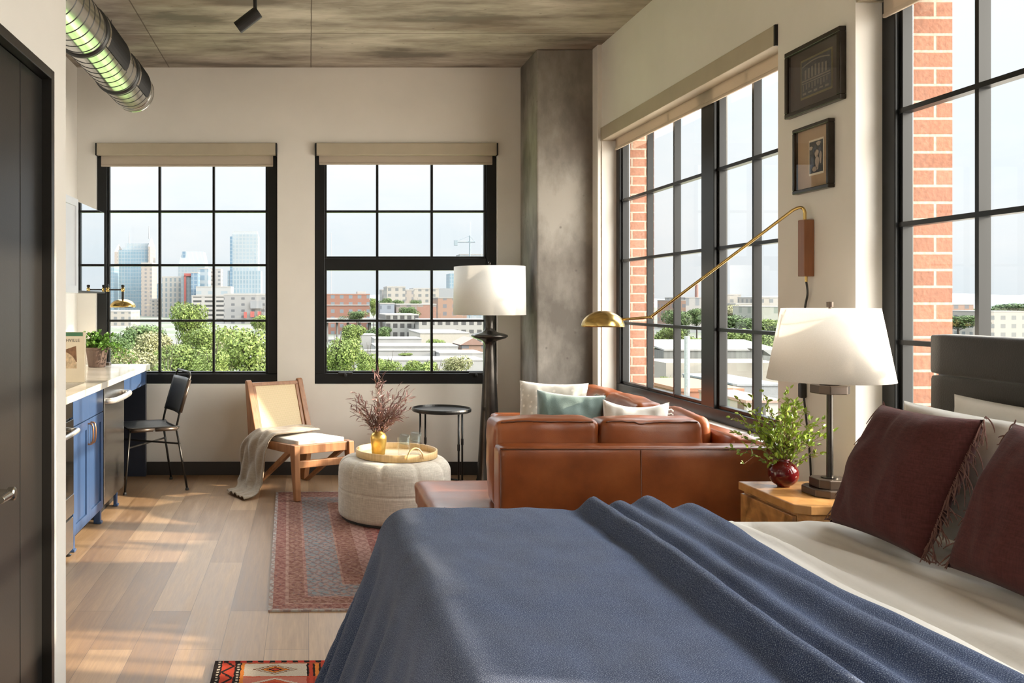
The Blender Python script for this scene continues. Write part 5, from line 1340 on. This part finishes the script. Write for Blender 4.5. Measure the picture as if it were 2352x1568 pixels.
# tapered tower
Y = 1060; p = [at(418, 577, Y), at(465, 577, Y), at(409, 607, Y), at(470, 607, Y), at(407, 660, Y), at(474, 660, Y)]
t = thing('skyscraper', 'pale glass tower tapering towards its flat top', 'skyscraper', ((p[0].x + p[1].x) / 2, Y + 20, GZ))
m = MB(); dq = 40
def ring(a, b_, ins): return [(a.x, Y + ins, a.z), (b_.x, Y + ins, b_.z), (b_.x, Y + dq - ins, b_.z), (a.x, Y + dq - ins, a.z)]
g0 = [(p[4].x, Y, GZ), (p[5].x, Y, GZ), (p[5].x, Y + dq, GZ), (p[4].x, Y + dq, GZ)]
m.hexa(g0, ring(p[2], p[3], 1)).build('shaft', glassp, t)
MB().hexa(ring(p[2], p[3], 1), ring(p[0], p[1], 6)).build('tapered_top', M['pale_trim'] if False else FB('milky_glass_top', (.46, .53, .58), (.42, .50, .56), 5, 40, .8, .95), t)
MB().hexa([(p[4].x - .5, Y - 1, GZ), (p[4].x + 5, Y - 1, GZ), (p[4].x + 5, Y, GZ), (p[4].x - .5, Y, GZ)], [(p[0].x - .5, Y + 4, p[0].z), (p[0].x + 4, Y + 4, p[0].z), (p[0].x + 4, Y + 6, p[0].z), (p[0].x - .5, Y + 6, p[0].z)]).build('edge_fin', glassd, t)
def frame_red(t, a, b_):
    Y = 860; MB().box(a.x + 3, b_.x, Y - 1.2, Y - .2, a.z - .5, a.z + 2.2).box(a.x + 3, a.x + 5, Y - 1.2, Y - .2, GZ, a.z).build('red_frame', M['red_panel'], t)
bld('office_block', 'pale block with white pilasters and tall window rows', 372, 416, 638, 880, 26, FB('pilastered_wall', (.56, .54, .50), (.30, .36, .40), 4.4, 5., .45, .7), roof=1.5)
bld('office_block', 'grey glass block outlined by a red frame', 416, 439, 633, 860, 26, FB('grey_glass', (.40, .46, .49), (.34, .41, .45), 5, 4, .8, .7), roof=0, extra=frame_red)
bld('office_block', 'dark blue glass block right of the red frame', 439, 455, 627, 850, 15, glassd, roof=1)
bld('office_block', 'mid blue panelled block before the tapered tower', 456, 478, 618, 870, 26, FB('patchwork_blue', (.42, .50, .56), (.24, .36, .47), 7, 8, .6, .6), roof=1)
bld('apartment_tower', 'slim white balcony tower behind the parking deck', 478, 490, 618, 900, 22, FB('balconies', (.58, .56, .53), (.30, .28, .28), 30, 4, .99, .4), roof=1)
bld('apartment_tower', 'unfinished grey tower beside the slim white one', 494, 507, 619, 900, 20, FB('bare_frame', (.48, .48, .48), (.25, .27, .30), 5, 4, .5, .5), roof=1)
def step(t, a, b_):
    Y = 1000; p, q = at(525, 622, Y), at(600, 622, Y); MB().box(p.x, q.x, Y - 14, Y + 24, GZ, p.z).build('podium_wing', FB('ribbed_blue', (.46, .54, .60), (.33, .45, .54), 3.4, 5, .6, .8, .35), t)
    MB().box(at(528, 0, Y - 14).x, at(534, 0, Y - 14).x, Y - 15, Y - 13, GZ, at(0, 545, Y).z).build('edge_fin', glassd, t)
    MB().box(a.x + 1, b_.x - 1, Y + 2, Y + 26, a.z, at(0, 530, Y).z).build('crown_screen', FB('screen', (.54, .58, .61), (.50, .56, .60), 3, 9, .5, .8), t)
bld('skyscraper', 'tallest pale glass tower rising from a wider blue base', 532, 592, 538, 1000, 36, glassp, 'skyscraper', roof=0, extra=step)
bld('parking_garage', 'long white parking deck with dark slots behind the round tree', 440, 518, 681, 700, 40, slots, roof=1.2)
bld('office_block', 'glass penthouse block above the long white parking deck', 450, 530, 660, 820, 30, FB('penthouse', (.53, .55, .56), (.42, .50, .56), 12, 6, .5, .5), roof=1)
def redwin(t, a, b_):
    for px0, px1, py0, py1 in ((560, 567, 716, 730), (575, 584, 715, 728), (592, 601, 715, 728)):
        p, q = at(px0, py0, 618), at(px1, py1, 618); MB().box(p.x, q.x, 617.4, 618.2, q.z, p.z).build('red_panel', M['red_panel'], t)
    p, q = at(575, 691, 618), at(603, 708, 618); MB().box(p.x, q.x, 617.4, 618.2, q.z, p.z).build('dark_window', M['slab_grey'], t)
bld('office_block', 'low grey block with red panels under the tallest tower', 514, 614, 678, 620, 40, greyw, roof=1.2, extra=redwin)
bld('office_block', 'cream low block at the foot of the spiked tower', 246, 300, 716, 560, 30, beige2, roof=1)
# ---- right-hand back window
def rb(t, a, b_):
    p, q = at(822, 669, 420), at(841, 676, 420); MB().box(p.x, q.x, 424, 436, a.z, p.z).build('roof_hut', M['pale_trim'], t)
    MB().box(a.x, b_.x, 419.7, 420, a.z - 5.0, a.z - 4.6).build('cornice', M['pale_trim'], t)
bld('brick_apartments', 'square red brick apartment block seen in the middle window', 749, 849, 677, 420, 30, brickw, roof=.5, roofm=mat('brick_red', (.40, .20, .14), .8), extra=rb)
bld('apartment_building', 'stepped cream apartment block on the rise above dark trees', 889, 931, 660, 560, 26, beige2, roof=.8)
bld('apartment_building', 'grey cream apartment wing left of the stepped block', 877, 890, 667, 592, 20, greyw, roof=.8)
bld('apartment_building', 'low pinkish apartment block in the row on the rise', 930, 950, 667, 570, 26, beige, roof=.8)
bld('apartment_building', 'long cream apartment block at the right of the row', 950, 1008, 664, 580, 26, beige2, roof=.8)
bld('warehouse', 'blank blue-grey slab building beside the lampshade', 1007, 1062, 662, 640, 26, M['slab_grey'], roof=0)
bld('skyscraper', 'distant blue glass tower just left of the white lampshade', 1033, 1062, 628, 1000, 26, glassb, 'skyscraper', roof=0)
bld('mill_building', 'pink brick mill building left of the lampshade', 1006, 1072, 685, 470, 30, brickp, roof=.5, roofm=M['concrete_pale'])
bld('townhouse', 'low red brick row house below the cream apartments', 958, 1002, 700, 400, 20, FB('low_brick', (.42, .24, .19), (.36, .34, .33), 6, 9, .4, .4), roof=.5)
bld('townhouse', 'low grey-brown row house behind the broad tree', 910, 958, 700, 395, 20, FB('low_brown', (.34, .29, .27), (.2, .2, .2), 5, 9, .4, .4), roof=.5)
bld('townhouse', 'pale blue house with a tower window left of the row houses', 873, 906, 698, 390, 16, bluew, roof=.5)
bld('parking_garage', 'open concrete parking garage, grey left part', 886, 962, 724, 330, 30, garage, roof=.4)
bld('parking_garage', 'open concrete parking garage, paler right part', 962, 1112, 735, 318, 11, FB('concrete_garage_pale', (.50, .49, .46), (.13, .13, .13), 2.8, 3.0, .6, .45), roof=.4)
bld('warehouse', 'cream blank-walled warehouse below the parking garage', 965, 1078, 766, 262, 30, mat('cream_wall', (.60, .56, .48), .8, var=.04, scale=.3), roof=.3)
t = bld('brick_house', 'small brick gable house under the lamp disc', 1061, 1112, 792, 216, 14, brickp, 'house', roof=0)
a, b_ = at(1061, 792, 216), at(1112, 792, 216); zt_ = at(0, 776, 216).z
MB().extrude([(a.x - .4, 215.7, a.z), (b_.x + .4, 215.7, a.z), ((a.x + b_.x) / 2, 215.7, zt_)], (0, 14, 0)).build('gable_roof', FB('gable', (.40, .25, .20), (.3, .2, .2), 50, 50, .01, .01), t)
for i, (px0, px1, py, Y, dep, lab) in enumerate(((812, 862, 770, 247, 9, 'long white flat roof behind the left tree'), (860, 968, 779, 232, 12, 'white flat roof left of the cream warehouse'), (862, 1052, 796, 214, 14, 'broad white flat roof in the middle of the window'), (830, 1000, 806, 206, 3, 'cream low wall roof with the small hedge'), (1010, 1110, 812, 200, 12, 'pale grey flat roof in front of the gable house'), (845, 1112, 828, 188, 11, 'nearest white flat roof beyond the tree tops'))):
    bld('low_building', lab, px0, px1, py, Y, dep, M['white_roof'], 'building', 'low white roofed buildings', roof=.25, roofm=M['white_roof'])
# elevated road
t = thing('road_bridge', 'white elevated road crossing the middle window', 'bridge', tuple(at(800, 740, 345)))
a, b_ = at(700, 731, 345), at(872, 731, 345)
MB().box(a.x, b_.x, 345, 357, a.z - 1.6, a.z).build('deck', M['white_roof'], t)
for px in (752, 775, 800, 826, 850):
    p = at(px, 740, 347); MB().box(p.x - .35, p.x + .35, 347, 355, GZ, a.z - 1.6).build('pier', M['concrete_pale'], t)
# tower crane and radio mast
t = thing('tower_crane', 'thin blue tower crane above the far roofs', 'crane', tuple(at(1079, 600, 700)))
b0, b1 = at(1079, 640, 700), at(1079, 541, 700)
M['crane'] = mat('crane_blue_grey', (.33, .42, .48), .7)
MB().tube([(b0.x, 700, GZ), b1], .75, 4).build('mast', M['crane'], t)
MB().tube([at(1046, 555, 700), at(1091, 555, 700)], .5, 4).tube([at(1046, 555, 700), b1], .15, 4).tube([at(1091, 555, 700), b1], .15, 4).build('jib', M['crane'], t)
p = at(1047, 556, 700); MB().box(p.x - 1.3, p.x + 1.3, 699, 701, p.z - 2.6, p.z + 1.5).build('counterweight', M['crane'], t)
bld('construction_frame', 'blue construction frame top beside the crane', 1056, 1112, 585, 705, 18, FB('frame_blue', (.45, .50, .54), (.25, .38, .50), 4, 4, .6, .5), roof=.5)
t = thing('radio_mast', 'very thin pale radio mast over the red brick block', 'mast', tuple(at(761, 690, 900)))
a, b_ = at(761, 700, 900), at(761, 535, 900); MB().tube([(a.x, 900, GZ), b_], [.5, .25], 4).build('lattice', mat('mast_grey', (.55, .57, .60), .7), t)
# ---- through the long right window
def rtop(px, py, Y): return at(px, py, Y)
bld('factory', 'pale grey factory block under the smokestack', 1574, 1612, 684, 520, 30, FB('factory_wall', (.50, .49, .48), (.30, .33, .36), 6, 9, .4, .6), roof=.4)
bld('factory', 'pinkish low factory end at the first muntin', 1558, 1575, 690, 500, 30, brickp, roof=.4)
t = thing('smokestack', 'slim red brick smokestack on the horizon', 'chimney', tuple(at(1600, 700, 560)))
a, b_ = at(1600, 690, 560), at(1600, 653, 560); MB().tube([(a.x, 560, GZ), b_], [1.3, 1.0], 10).build('stack', mat('stack_brick', (.38, .20, .17), .8), t)
bld('apartment_building', 'cream apartment block right of the window mullion', 1664, 1702, 678, 470, 24, beige2, roof=.6)
bld('warehouse', 'long flat white warehouse beyond the tree belt', 1690, 1742, 698, 430, 24, FB('long_white', (.54, .52, .47), (.4, .4, .38), 20, 20, .2, .2), roof=.4)
bld('apartment_building', 'pale apartment block at the right end of the window', 1748, 1800, 684, 440, 24, beige2, roof=.6)
bld('office_block', 'pale green-grey block behind the tree belt', 1742, 1800, 705, 330, 20, FB('pale_green', (.46, .48, .42), (.28, .33, .28), 7, 7, .35, .6), roof=.4)
bld('warehouse', 'cream wall warehouse with grey roof band below the trees', 1530, 1800, 833, 165, 12, mat('cream_wall_near', (.56, .52, .44), .8, var=.05, scale=.3), roof=0)
a = at(1530, 806, 176); b_ = at(1800, 806, 176)
t = thing('long_shed', 'long grey metal shed below the green trees', 'building', ((a.x + b_.x) / 2, 180, GZ))
MB().box(a.x, b_.x, 177.2, 186, GZ, a.z).build('body', FB('ribbed_metal', (.27, .28, .27), (.24, .25, .24), 1.1, 90, .5, .95), t)
MB().hexa([(a.x, 177, a.z), (b_.x, 177, a.z), (b_.x, 192, a.z + 1.3), (a.x, 192, a.z + 1.3)], [(a.x, 177, a.z + .3), (b_.x, 177, a.z + .3), (b_.x, 192, a.z + 1.6), (a.x, 192, a.z + 1.6)]).build('sloped_roof', M['white_roof'], t)
bld('low_building', 'blue-white flat roof with a dark edge behind the plant', 1694, 1800, 886, 96, 14, M['slab_grey'], roof=.2, roofm=mat('bluish_roof', (.40, .43, .47), .7))
bld('low_building', 'orange brick shopfront roof at the bottom of the window', 1560, 1706, 899, 80, 11, mat('orange_brick', (.44, .21, .13), .85, var=.2, scale=.6), roof=.3, roofm=mat('orange_trim', (.50, .22, .12), .8))
bld('low_building', 'white garage with small windows near the plant', 1715, 1800, 925, 66, 8, FB('white_garage', (.58, .57, .54), (.12, .12, .12), 3, 2.6, .35, .4), roof=.2, roofm=mat('pinkish_roof', (.48, .33, .27), .8))
t = thing('sign_pole', 'tall pale pole standing before the grey shed', 'pole', tuple(at(1578, 930, 74)))
a, b_ = at(1578, 920, 74), at(1578, 772, 74); MB().tube([(a.x, 74, GZ), b_], .22, 10).build('pole_shaft', mat('pole_white', (.58, .62, .66), .5), t)
t = thing('gas_holder', 'round yellow-ochre tank by the pale pole', 'tank', tuple(at(1578, 930, 77)))
p = at(1572, 915, 80); MB().lathe([(.8, GZ), (.8, p.z - .4), (.7, p.z), (.001, p.z + .3)], (p.x - .4, 78.6, 0), 20).build('tank_shell', mat('ochre_paint', (.50, .36, .14), .6), t)
t = thing('awning', 'white peaked awning at the right end of the shed', 'awning', tuple(at(1772, 812, 160)))
a, b_, c = at(1752, 803, 160), at(1796, 803, 160), at(1774, 818, 160)
MB().extrude([a, b_, c], (0, 6, 0)).build('canopy', M['white_roof'], t)
for px in (1753, 1795): p = at(px, 806, 161); MB().tube([(p.x, 161.4, GZ), (p.x, 161.4, p.z)], .12, 6).build('post', M['concrete_pale'], t)
# ---- seen through the window behind the bed
bld('warehouse', 'distant low red roofed warehouse seen over the headboard', 2176, 2236, 700, 420, 24, brickp, roof=.4)
bld('warehouse', 'distant pale flat warehouse seen over the headboard', 2262, 2352, 716, 380, 24, beige2, roof=.4)

# ======================================================================= trees
LEAFM = {}
def leaf_mat(name, c):
    m = bpy.data.materials.new(name); m.use_nodes = True; nt = m.node_tree
    b = nt.nodes['Principled BSDF']
    n = N(nt, 'ShaderNodeTexNoise'); n.inputs['Scale'].default_value = 9.; L(nt, coords(nt), n.inputs['Vector'])
    L(nt, ramp(nt, n.outputs['Fac'], [(.3, [x * .55 for x in c]), (.7, [min(1, x * 1.35) for x in c])]), b.inputs['Base Color'])
    b.inputs['Roughness'].default_value = .7; b.inputs['Specular IOR Level'].default_value = .15
    b.inputs['Subsurface Weight'].default_value = 0
    return m
GM = [leaf_mat('bright_foliage', (.078, .108, .028)), leaf_mat('olive_foliage', (.145, .145, .075)), leaf_mat('dark_foliage', (.050, .080, .028)), leaf_mat('fresh_foliage', (.10, .135, .036))]
M['bark'] = mat('tree_bark', (.10, .08, .065), .9)
def crown_mesh(seed, n=7500, lobes=15):
    rr = np.random.default_rng(seed)
    c = rr.normal(0, .32, (lobes, 3)); c[:, 2] = rr.uniform(-.45, .62, lobes); c[:, :2] *= (1.05 - np.abs(c[:, 2:3]) * .75)
    rad = rr.uniform(.26, .46, lobes)
    k = rr.integers(0, lobes, n); d = rr.normal(0, 1, (n, 3)); d /= np.linalg.norm(d, axis=1)[:, None]
    p = c[k] + d * (rad[k] * rr.uniform(.72, 1.03, n))[:, None]
    a = d + rr.normal(0, .7, (n, 3)); a /= np.linalg.norm(a, axis=1)[:, None]
    b = np.cross(a, rr.normal(0, 1, (n, 3))); b /= np.linalg.norm(b, axis=1)[:, None]; e = np.cross(a, b)
    s = rr.uniform(.020, .052, n)[:, None]
    q = np.stack([p - b * s, p + e * s * .7, p + b * s, p - e * s * .7], 1).reshape(-1, 3)
    # inner twig mass so the crown is not see-through
    me = bpy.data.meshes.new('crown'); me.from_pydata(q.tolist(), [], np.arange(4 * n).reshape(-1, 4).tolist())
    return me
def trunk_mesh():
    m = MB().tube([(0, 0, -1.9), (.02, 0, -.9), (0, .01, -.2), (.02, 0, .4)], [.085, .065, .05, .02], 7)
    rr = random.Random(2)
    for i in range(7):
        a = 2 * PI * i / 7; z = -.7 + .12 * i
        m.tube(bez((0, 0, z), (.25 * math.cos(a), .25 * math.sin(a), z + .2), (.5 * math.cos(a), .5 * math.sin(a), z + .55), 5), [.035, .03, .025, .02, .014, .008], 5)
    o = m.build('trunk', M['bark']); me = o.data; bpy.data.objects.remove(o); return me
TM = trunk_mesh()
CM = {}
def tree(label, px, py_top, wpx, Y, kind, shape, group, tall=1.0):
    """crown top at py_top, wpx wide in the picture"""
    R_ = wpx / 2 / F * Y; top = at(px, py_top, Y).z; hz = R_ * tall * .98
    cz = top - hz
    key = (shape, kind)
    if key not in CM:
        me = crown_mesh(shape * 7 + 1); me.materials.append(GM[kind]); CM[key] = me
    x = at(px, 0, Y).x
    t = thing('tree', label, 'tree', (x, Y, GZ), group)
    c = bpy.data.objects.new('crown', CM[key]); COL.objects.link(c); c.parent = t; c.location = (0, 0, cz - GZ); c.scale = (R_ / .92, R_ / .92, hz / .98)
    c.rotation_euler = (0, 0, random.uniform(0, 6.28))
    k = bpy.data.objects.new('trunk', TM); COL.objects.link(k); k.parent = t
    hgt = max(1.2, cz - GZ); k.location = (0, 0, hgt); k.scale = (R_ * .8, R_ * .8, hgt / 1.9)
TG = 'trees outside the windows'
for a in (
    ('round bright green tree rising highest in the left window', 434, 687, 116, 150, 0, 0, 1.15), ('leafy green tree below the brass dome lamp', 308, 718, 150, 165, 2, 1, 1.),
    ('pale olive tree below the brass lamp, in front of the darker one', 352, 757, 124, 120, 1, 2, 1.), ('pale cream-green bush tree just above the counter end', 306, 800, 150, 84, 1, 3, 1.),
    ('wide green tree at the bottom of the middle panes', 440, 790, 170, 78, 0, 2, 1.), ('big fresh green tree filling the lower right panes', 566, 742, 176, 84, 3, 0, 1.05),
    ('small green tree peeping over at the right frame of the left window', 600, 712, 60, 170, 3, 1, 1.), ('grey olive tree behind the big fresh green one', 522, 742, 70, 174, 1, 1, 1.),
    ('dark green tree low behind the ivy', 262, 770, 90, 130, 2, 3, 1.), ('green tree low between the wide one and the big one', 492, 806, 96, 72, 3, 3, 1.), ('green tree lowest in the left corner panes', 385, 826, 120, 66, 3, 1, 1.),
    ('mid green tree filling the gap beside the round tree', 474, 752, 120, 132, 0, 3, .9), ('green tree low in the second pane behind the olive one', 398, 772, 100, 112, 0, 1, 1.), ('pale tree low behind the big fresh green one', 520, 778, 100, 114, 1, 2, 1.), ('dark tree low behind the leafy tree', 330, 742, 110, 200, 2, 0, .9),
    ('tall light green tree filling the left of the middle window', 772, 748, 120, 80, 3, 1, 1.3), ('green tree leaning behind the tall light green one', 812, 742, 84, 150, 0, 2, .8),
    ('light green tree behind the mauve branches', 845, 806, 70, 76, 3, 3, 1.2), ('light green treetop right of the mauve branches', 892, 820, 80, 90, 0, 0, 1.), ('low light green treetop in the middle pane', 968, 824, 110, 96, 3, 2, .8),
    ('olive tree with open twigs near the lamp stem', 1046, 812, 84, 110, 1, 0, 1.), ('low green treetop beside the olive tree', 1004, 836, 70, 92, 3, 1, 1.),
    ('broad dark tree in front of the red brick block', 820, 712, 60, 328, 2, 0, .55), ('green tree at the right side of the red brick block', 858, 682, 34, 468, 3, 2, 1.6), ('dark round tree left of the cream apartments', 884, 676, 40, 512, 2, 1, 1.1),
    ('dark tree row under the cream apartments', 914, 688, 44, 480, 2, 3, .7), ('dark tree before the pinkish apartments', 955, 687, 36, 455, 2, 0, .8), ('broad tree above the parking garage', 936, 703, 62, 377, 2, 2, .7),
    ('dark tree under the white bridge', 860, 742, 70, 314, 2, 1, .7), ('dark green tree by the garage, left end', 886, 748, 40, 326, 2, 2, 1.), ('small tree at the cream warehouse wall', 1002, 776, 54, 255, 3, 0, .7), ('low hedge on the cream roof', 930, 808, 34, 204, 3, 1, .35),
    ('bushy tree just right of the brick edge', 1556, 706, 76, 240, 2, 0, 1.1), ('green tree beside the smokestack factory', 1600, 706, 60, 322, 2, 2, .9), ('leafy tree left of the window mullion', 1590, 754, 120, 222, 0, 1, .9), ('low green tree in the narrow gap by the bricks', 1538, 744, 90, 203, 0, 3, 1.),
    ('wide tree belt right of the mullion', 1690, 712, 130, 300, 2, 1, .45), ('green tree below the tree belt', 1684, 748, 130, 210, 0, 2, .85), ('taller green tree at the last muntin', 1752, 752, 130, 193, 0, 0, 1.), ('pale green trees on the far slope', 1680, 700, 100, 410, 1, 3, .4),
    ('green tree belt at the right end of the window', 1778, 730, 110, 322, 3, 2, .6), ('small bush by the brick edge low down', 1532, 862, 44, 110, 3, 0, 1.2),
    ('far green tree belt over the headboard', 2200, 722, 110, 330, 2, 2, .4), ('far tree row on the horizon behind the bed window', 2210, 696, 110, 600, 2, 1, .35), ('far tree row at the right edge of the bed window', 2312, 696, 110, 620, 2, 3, .35)):
    lab, px, py, w, Y, kd, sh, tl = a
    tree(lab, px, py, w, Y, kd, sh, TG, tl)
# ======================================================================= daylight
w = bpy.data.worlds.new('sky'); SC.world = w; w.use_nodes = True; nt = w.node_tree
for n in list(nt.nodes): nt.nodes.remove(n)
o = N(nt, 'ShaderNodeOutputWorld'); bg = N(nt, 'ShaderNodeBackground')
tc = N(nt, 'ShaderNodeTexCoord'); sp = N(nt, 'ShaderNodeSeparateXYZ'); L(nt, tc.outputs['Generated'], sp.inputs[0])
z = sp.outputs[2]
cl = N(nt, 'ShaderNodeTexNoise'); cl.inputs['Scale'].default_value = 2.2; cl.inputs['Detail'].default_value = 7; cl.inputs['Roughness'].default_value = .6
mp = N(nt, 'ShaderNodeMapping'); mp.inputs['Scale'].default_value = (1, 1, 3.2); L(nt, tc.outputs['Generated'], mp.inputs[0]); L(nt, mp.outputs[0], cl.inputs['Vector'])
cloud = ramp(nt, cl.outputs['Fac'], [(.40, (0, 0, 0)), (.62, (1, 1, 1))])
# overcast brightening towards the zenith; thin blue between the clouds
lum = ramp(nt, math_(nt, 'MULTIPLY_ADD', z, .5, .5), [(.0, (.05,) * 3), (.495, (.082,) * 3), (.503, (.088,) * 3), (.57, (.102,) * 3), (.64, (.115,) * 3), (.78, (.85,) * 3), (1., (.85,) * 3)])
tint = mixc(nt, cloud, (.86, .93, .975), (.98, .99, 1.))
# bright haze round the low sun (behind the camera's right shoulder)
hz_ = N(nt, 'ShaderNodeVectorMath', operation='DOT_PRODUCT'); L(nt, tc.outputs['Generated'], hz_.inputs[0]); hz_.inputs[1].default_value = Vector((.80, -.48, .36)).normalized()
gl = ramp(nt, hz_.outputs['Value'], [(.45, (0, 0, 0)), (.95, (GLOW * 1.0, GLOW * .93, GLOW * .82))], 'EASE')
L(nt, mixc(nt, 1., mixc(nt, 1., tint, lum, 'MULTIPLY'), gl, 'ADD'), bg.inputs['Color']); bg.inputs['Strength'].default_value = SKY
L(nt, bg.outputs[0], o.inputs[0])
s = bpy.data.lights.new('sun', 'SUN'); s.energy = SUN; s.color = (1., .84, .64); s.angle = math.radians(1.2)
so = bpy.data.objects.new('sun', s); COL.objects.link(so)
dirv = Vector((-1, .15, -math.tan(math.radians(17.8)))); so.rotation_euler = dirv.to_track_quat('-Z', 'Y').to_euler(); so.location = (30, -3, 20)

# ======================================================================= camera
cam = bpy.data.cameras.new('camera'); co = bpy.data.objects.new('camera', cam); COL.objects.link(co); SC.camera = co
co.location = (0, 0, CZ); co.rotation_euler = (PI / 2, 0, 0)
cam.sensor_fit = 'HORIZONTAL'; cam.sensor_width = 36; cam.lens = 36 * F / 2352
cam.shift_x = (1176 - VX) / 2352; cam.shift_y = (VY - 784) / 2352
cam.clip_start = .05; cam.clip_end = 6000
vs = SC.view_settings; vs.view_transform = 'Standard'; vs.look = 'None'; vs.gamma = 1; vs.use_curve_mapping = False; vs.exposure = EXPO
cy = SC.cycles
cy.max_bounces = 9; cy.diffuse_bounces = 5; cy.glossy_bounces = 4; cy.transparent_max_bounces = 14; cy.transmission_bounces = 6
cy.caustics_reflective = False; cy.caustics_refractive = False; cy.sample_clamp_indirect = 6; cy.use_denoising = True
cy.use_adaptive_sampling = True; cy.adaptive_threshold = .02
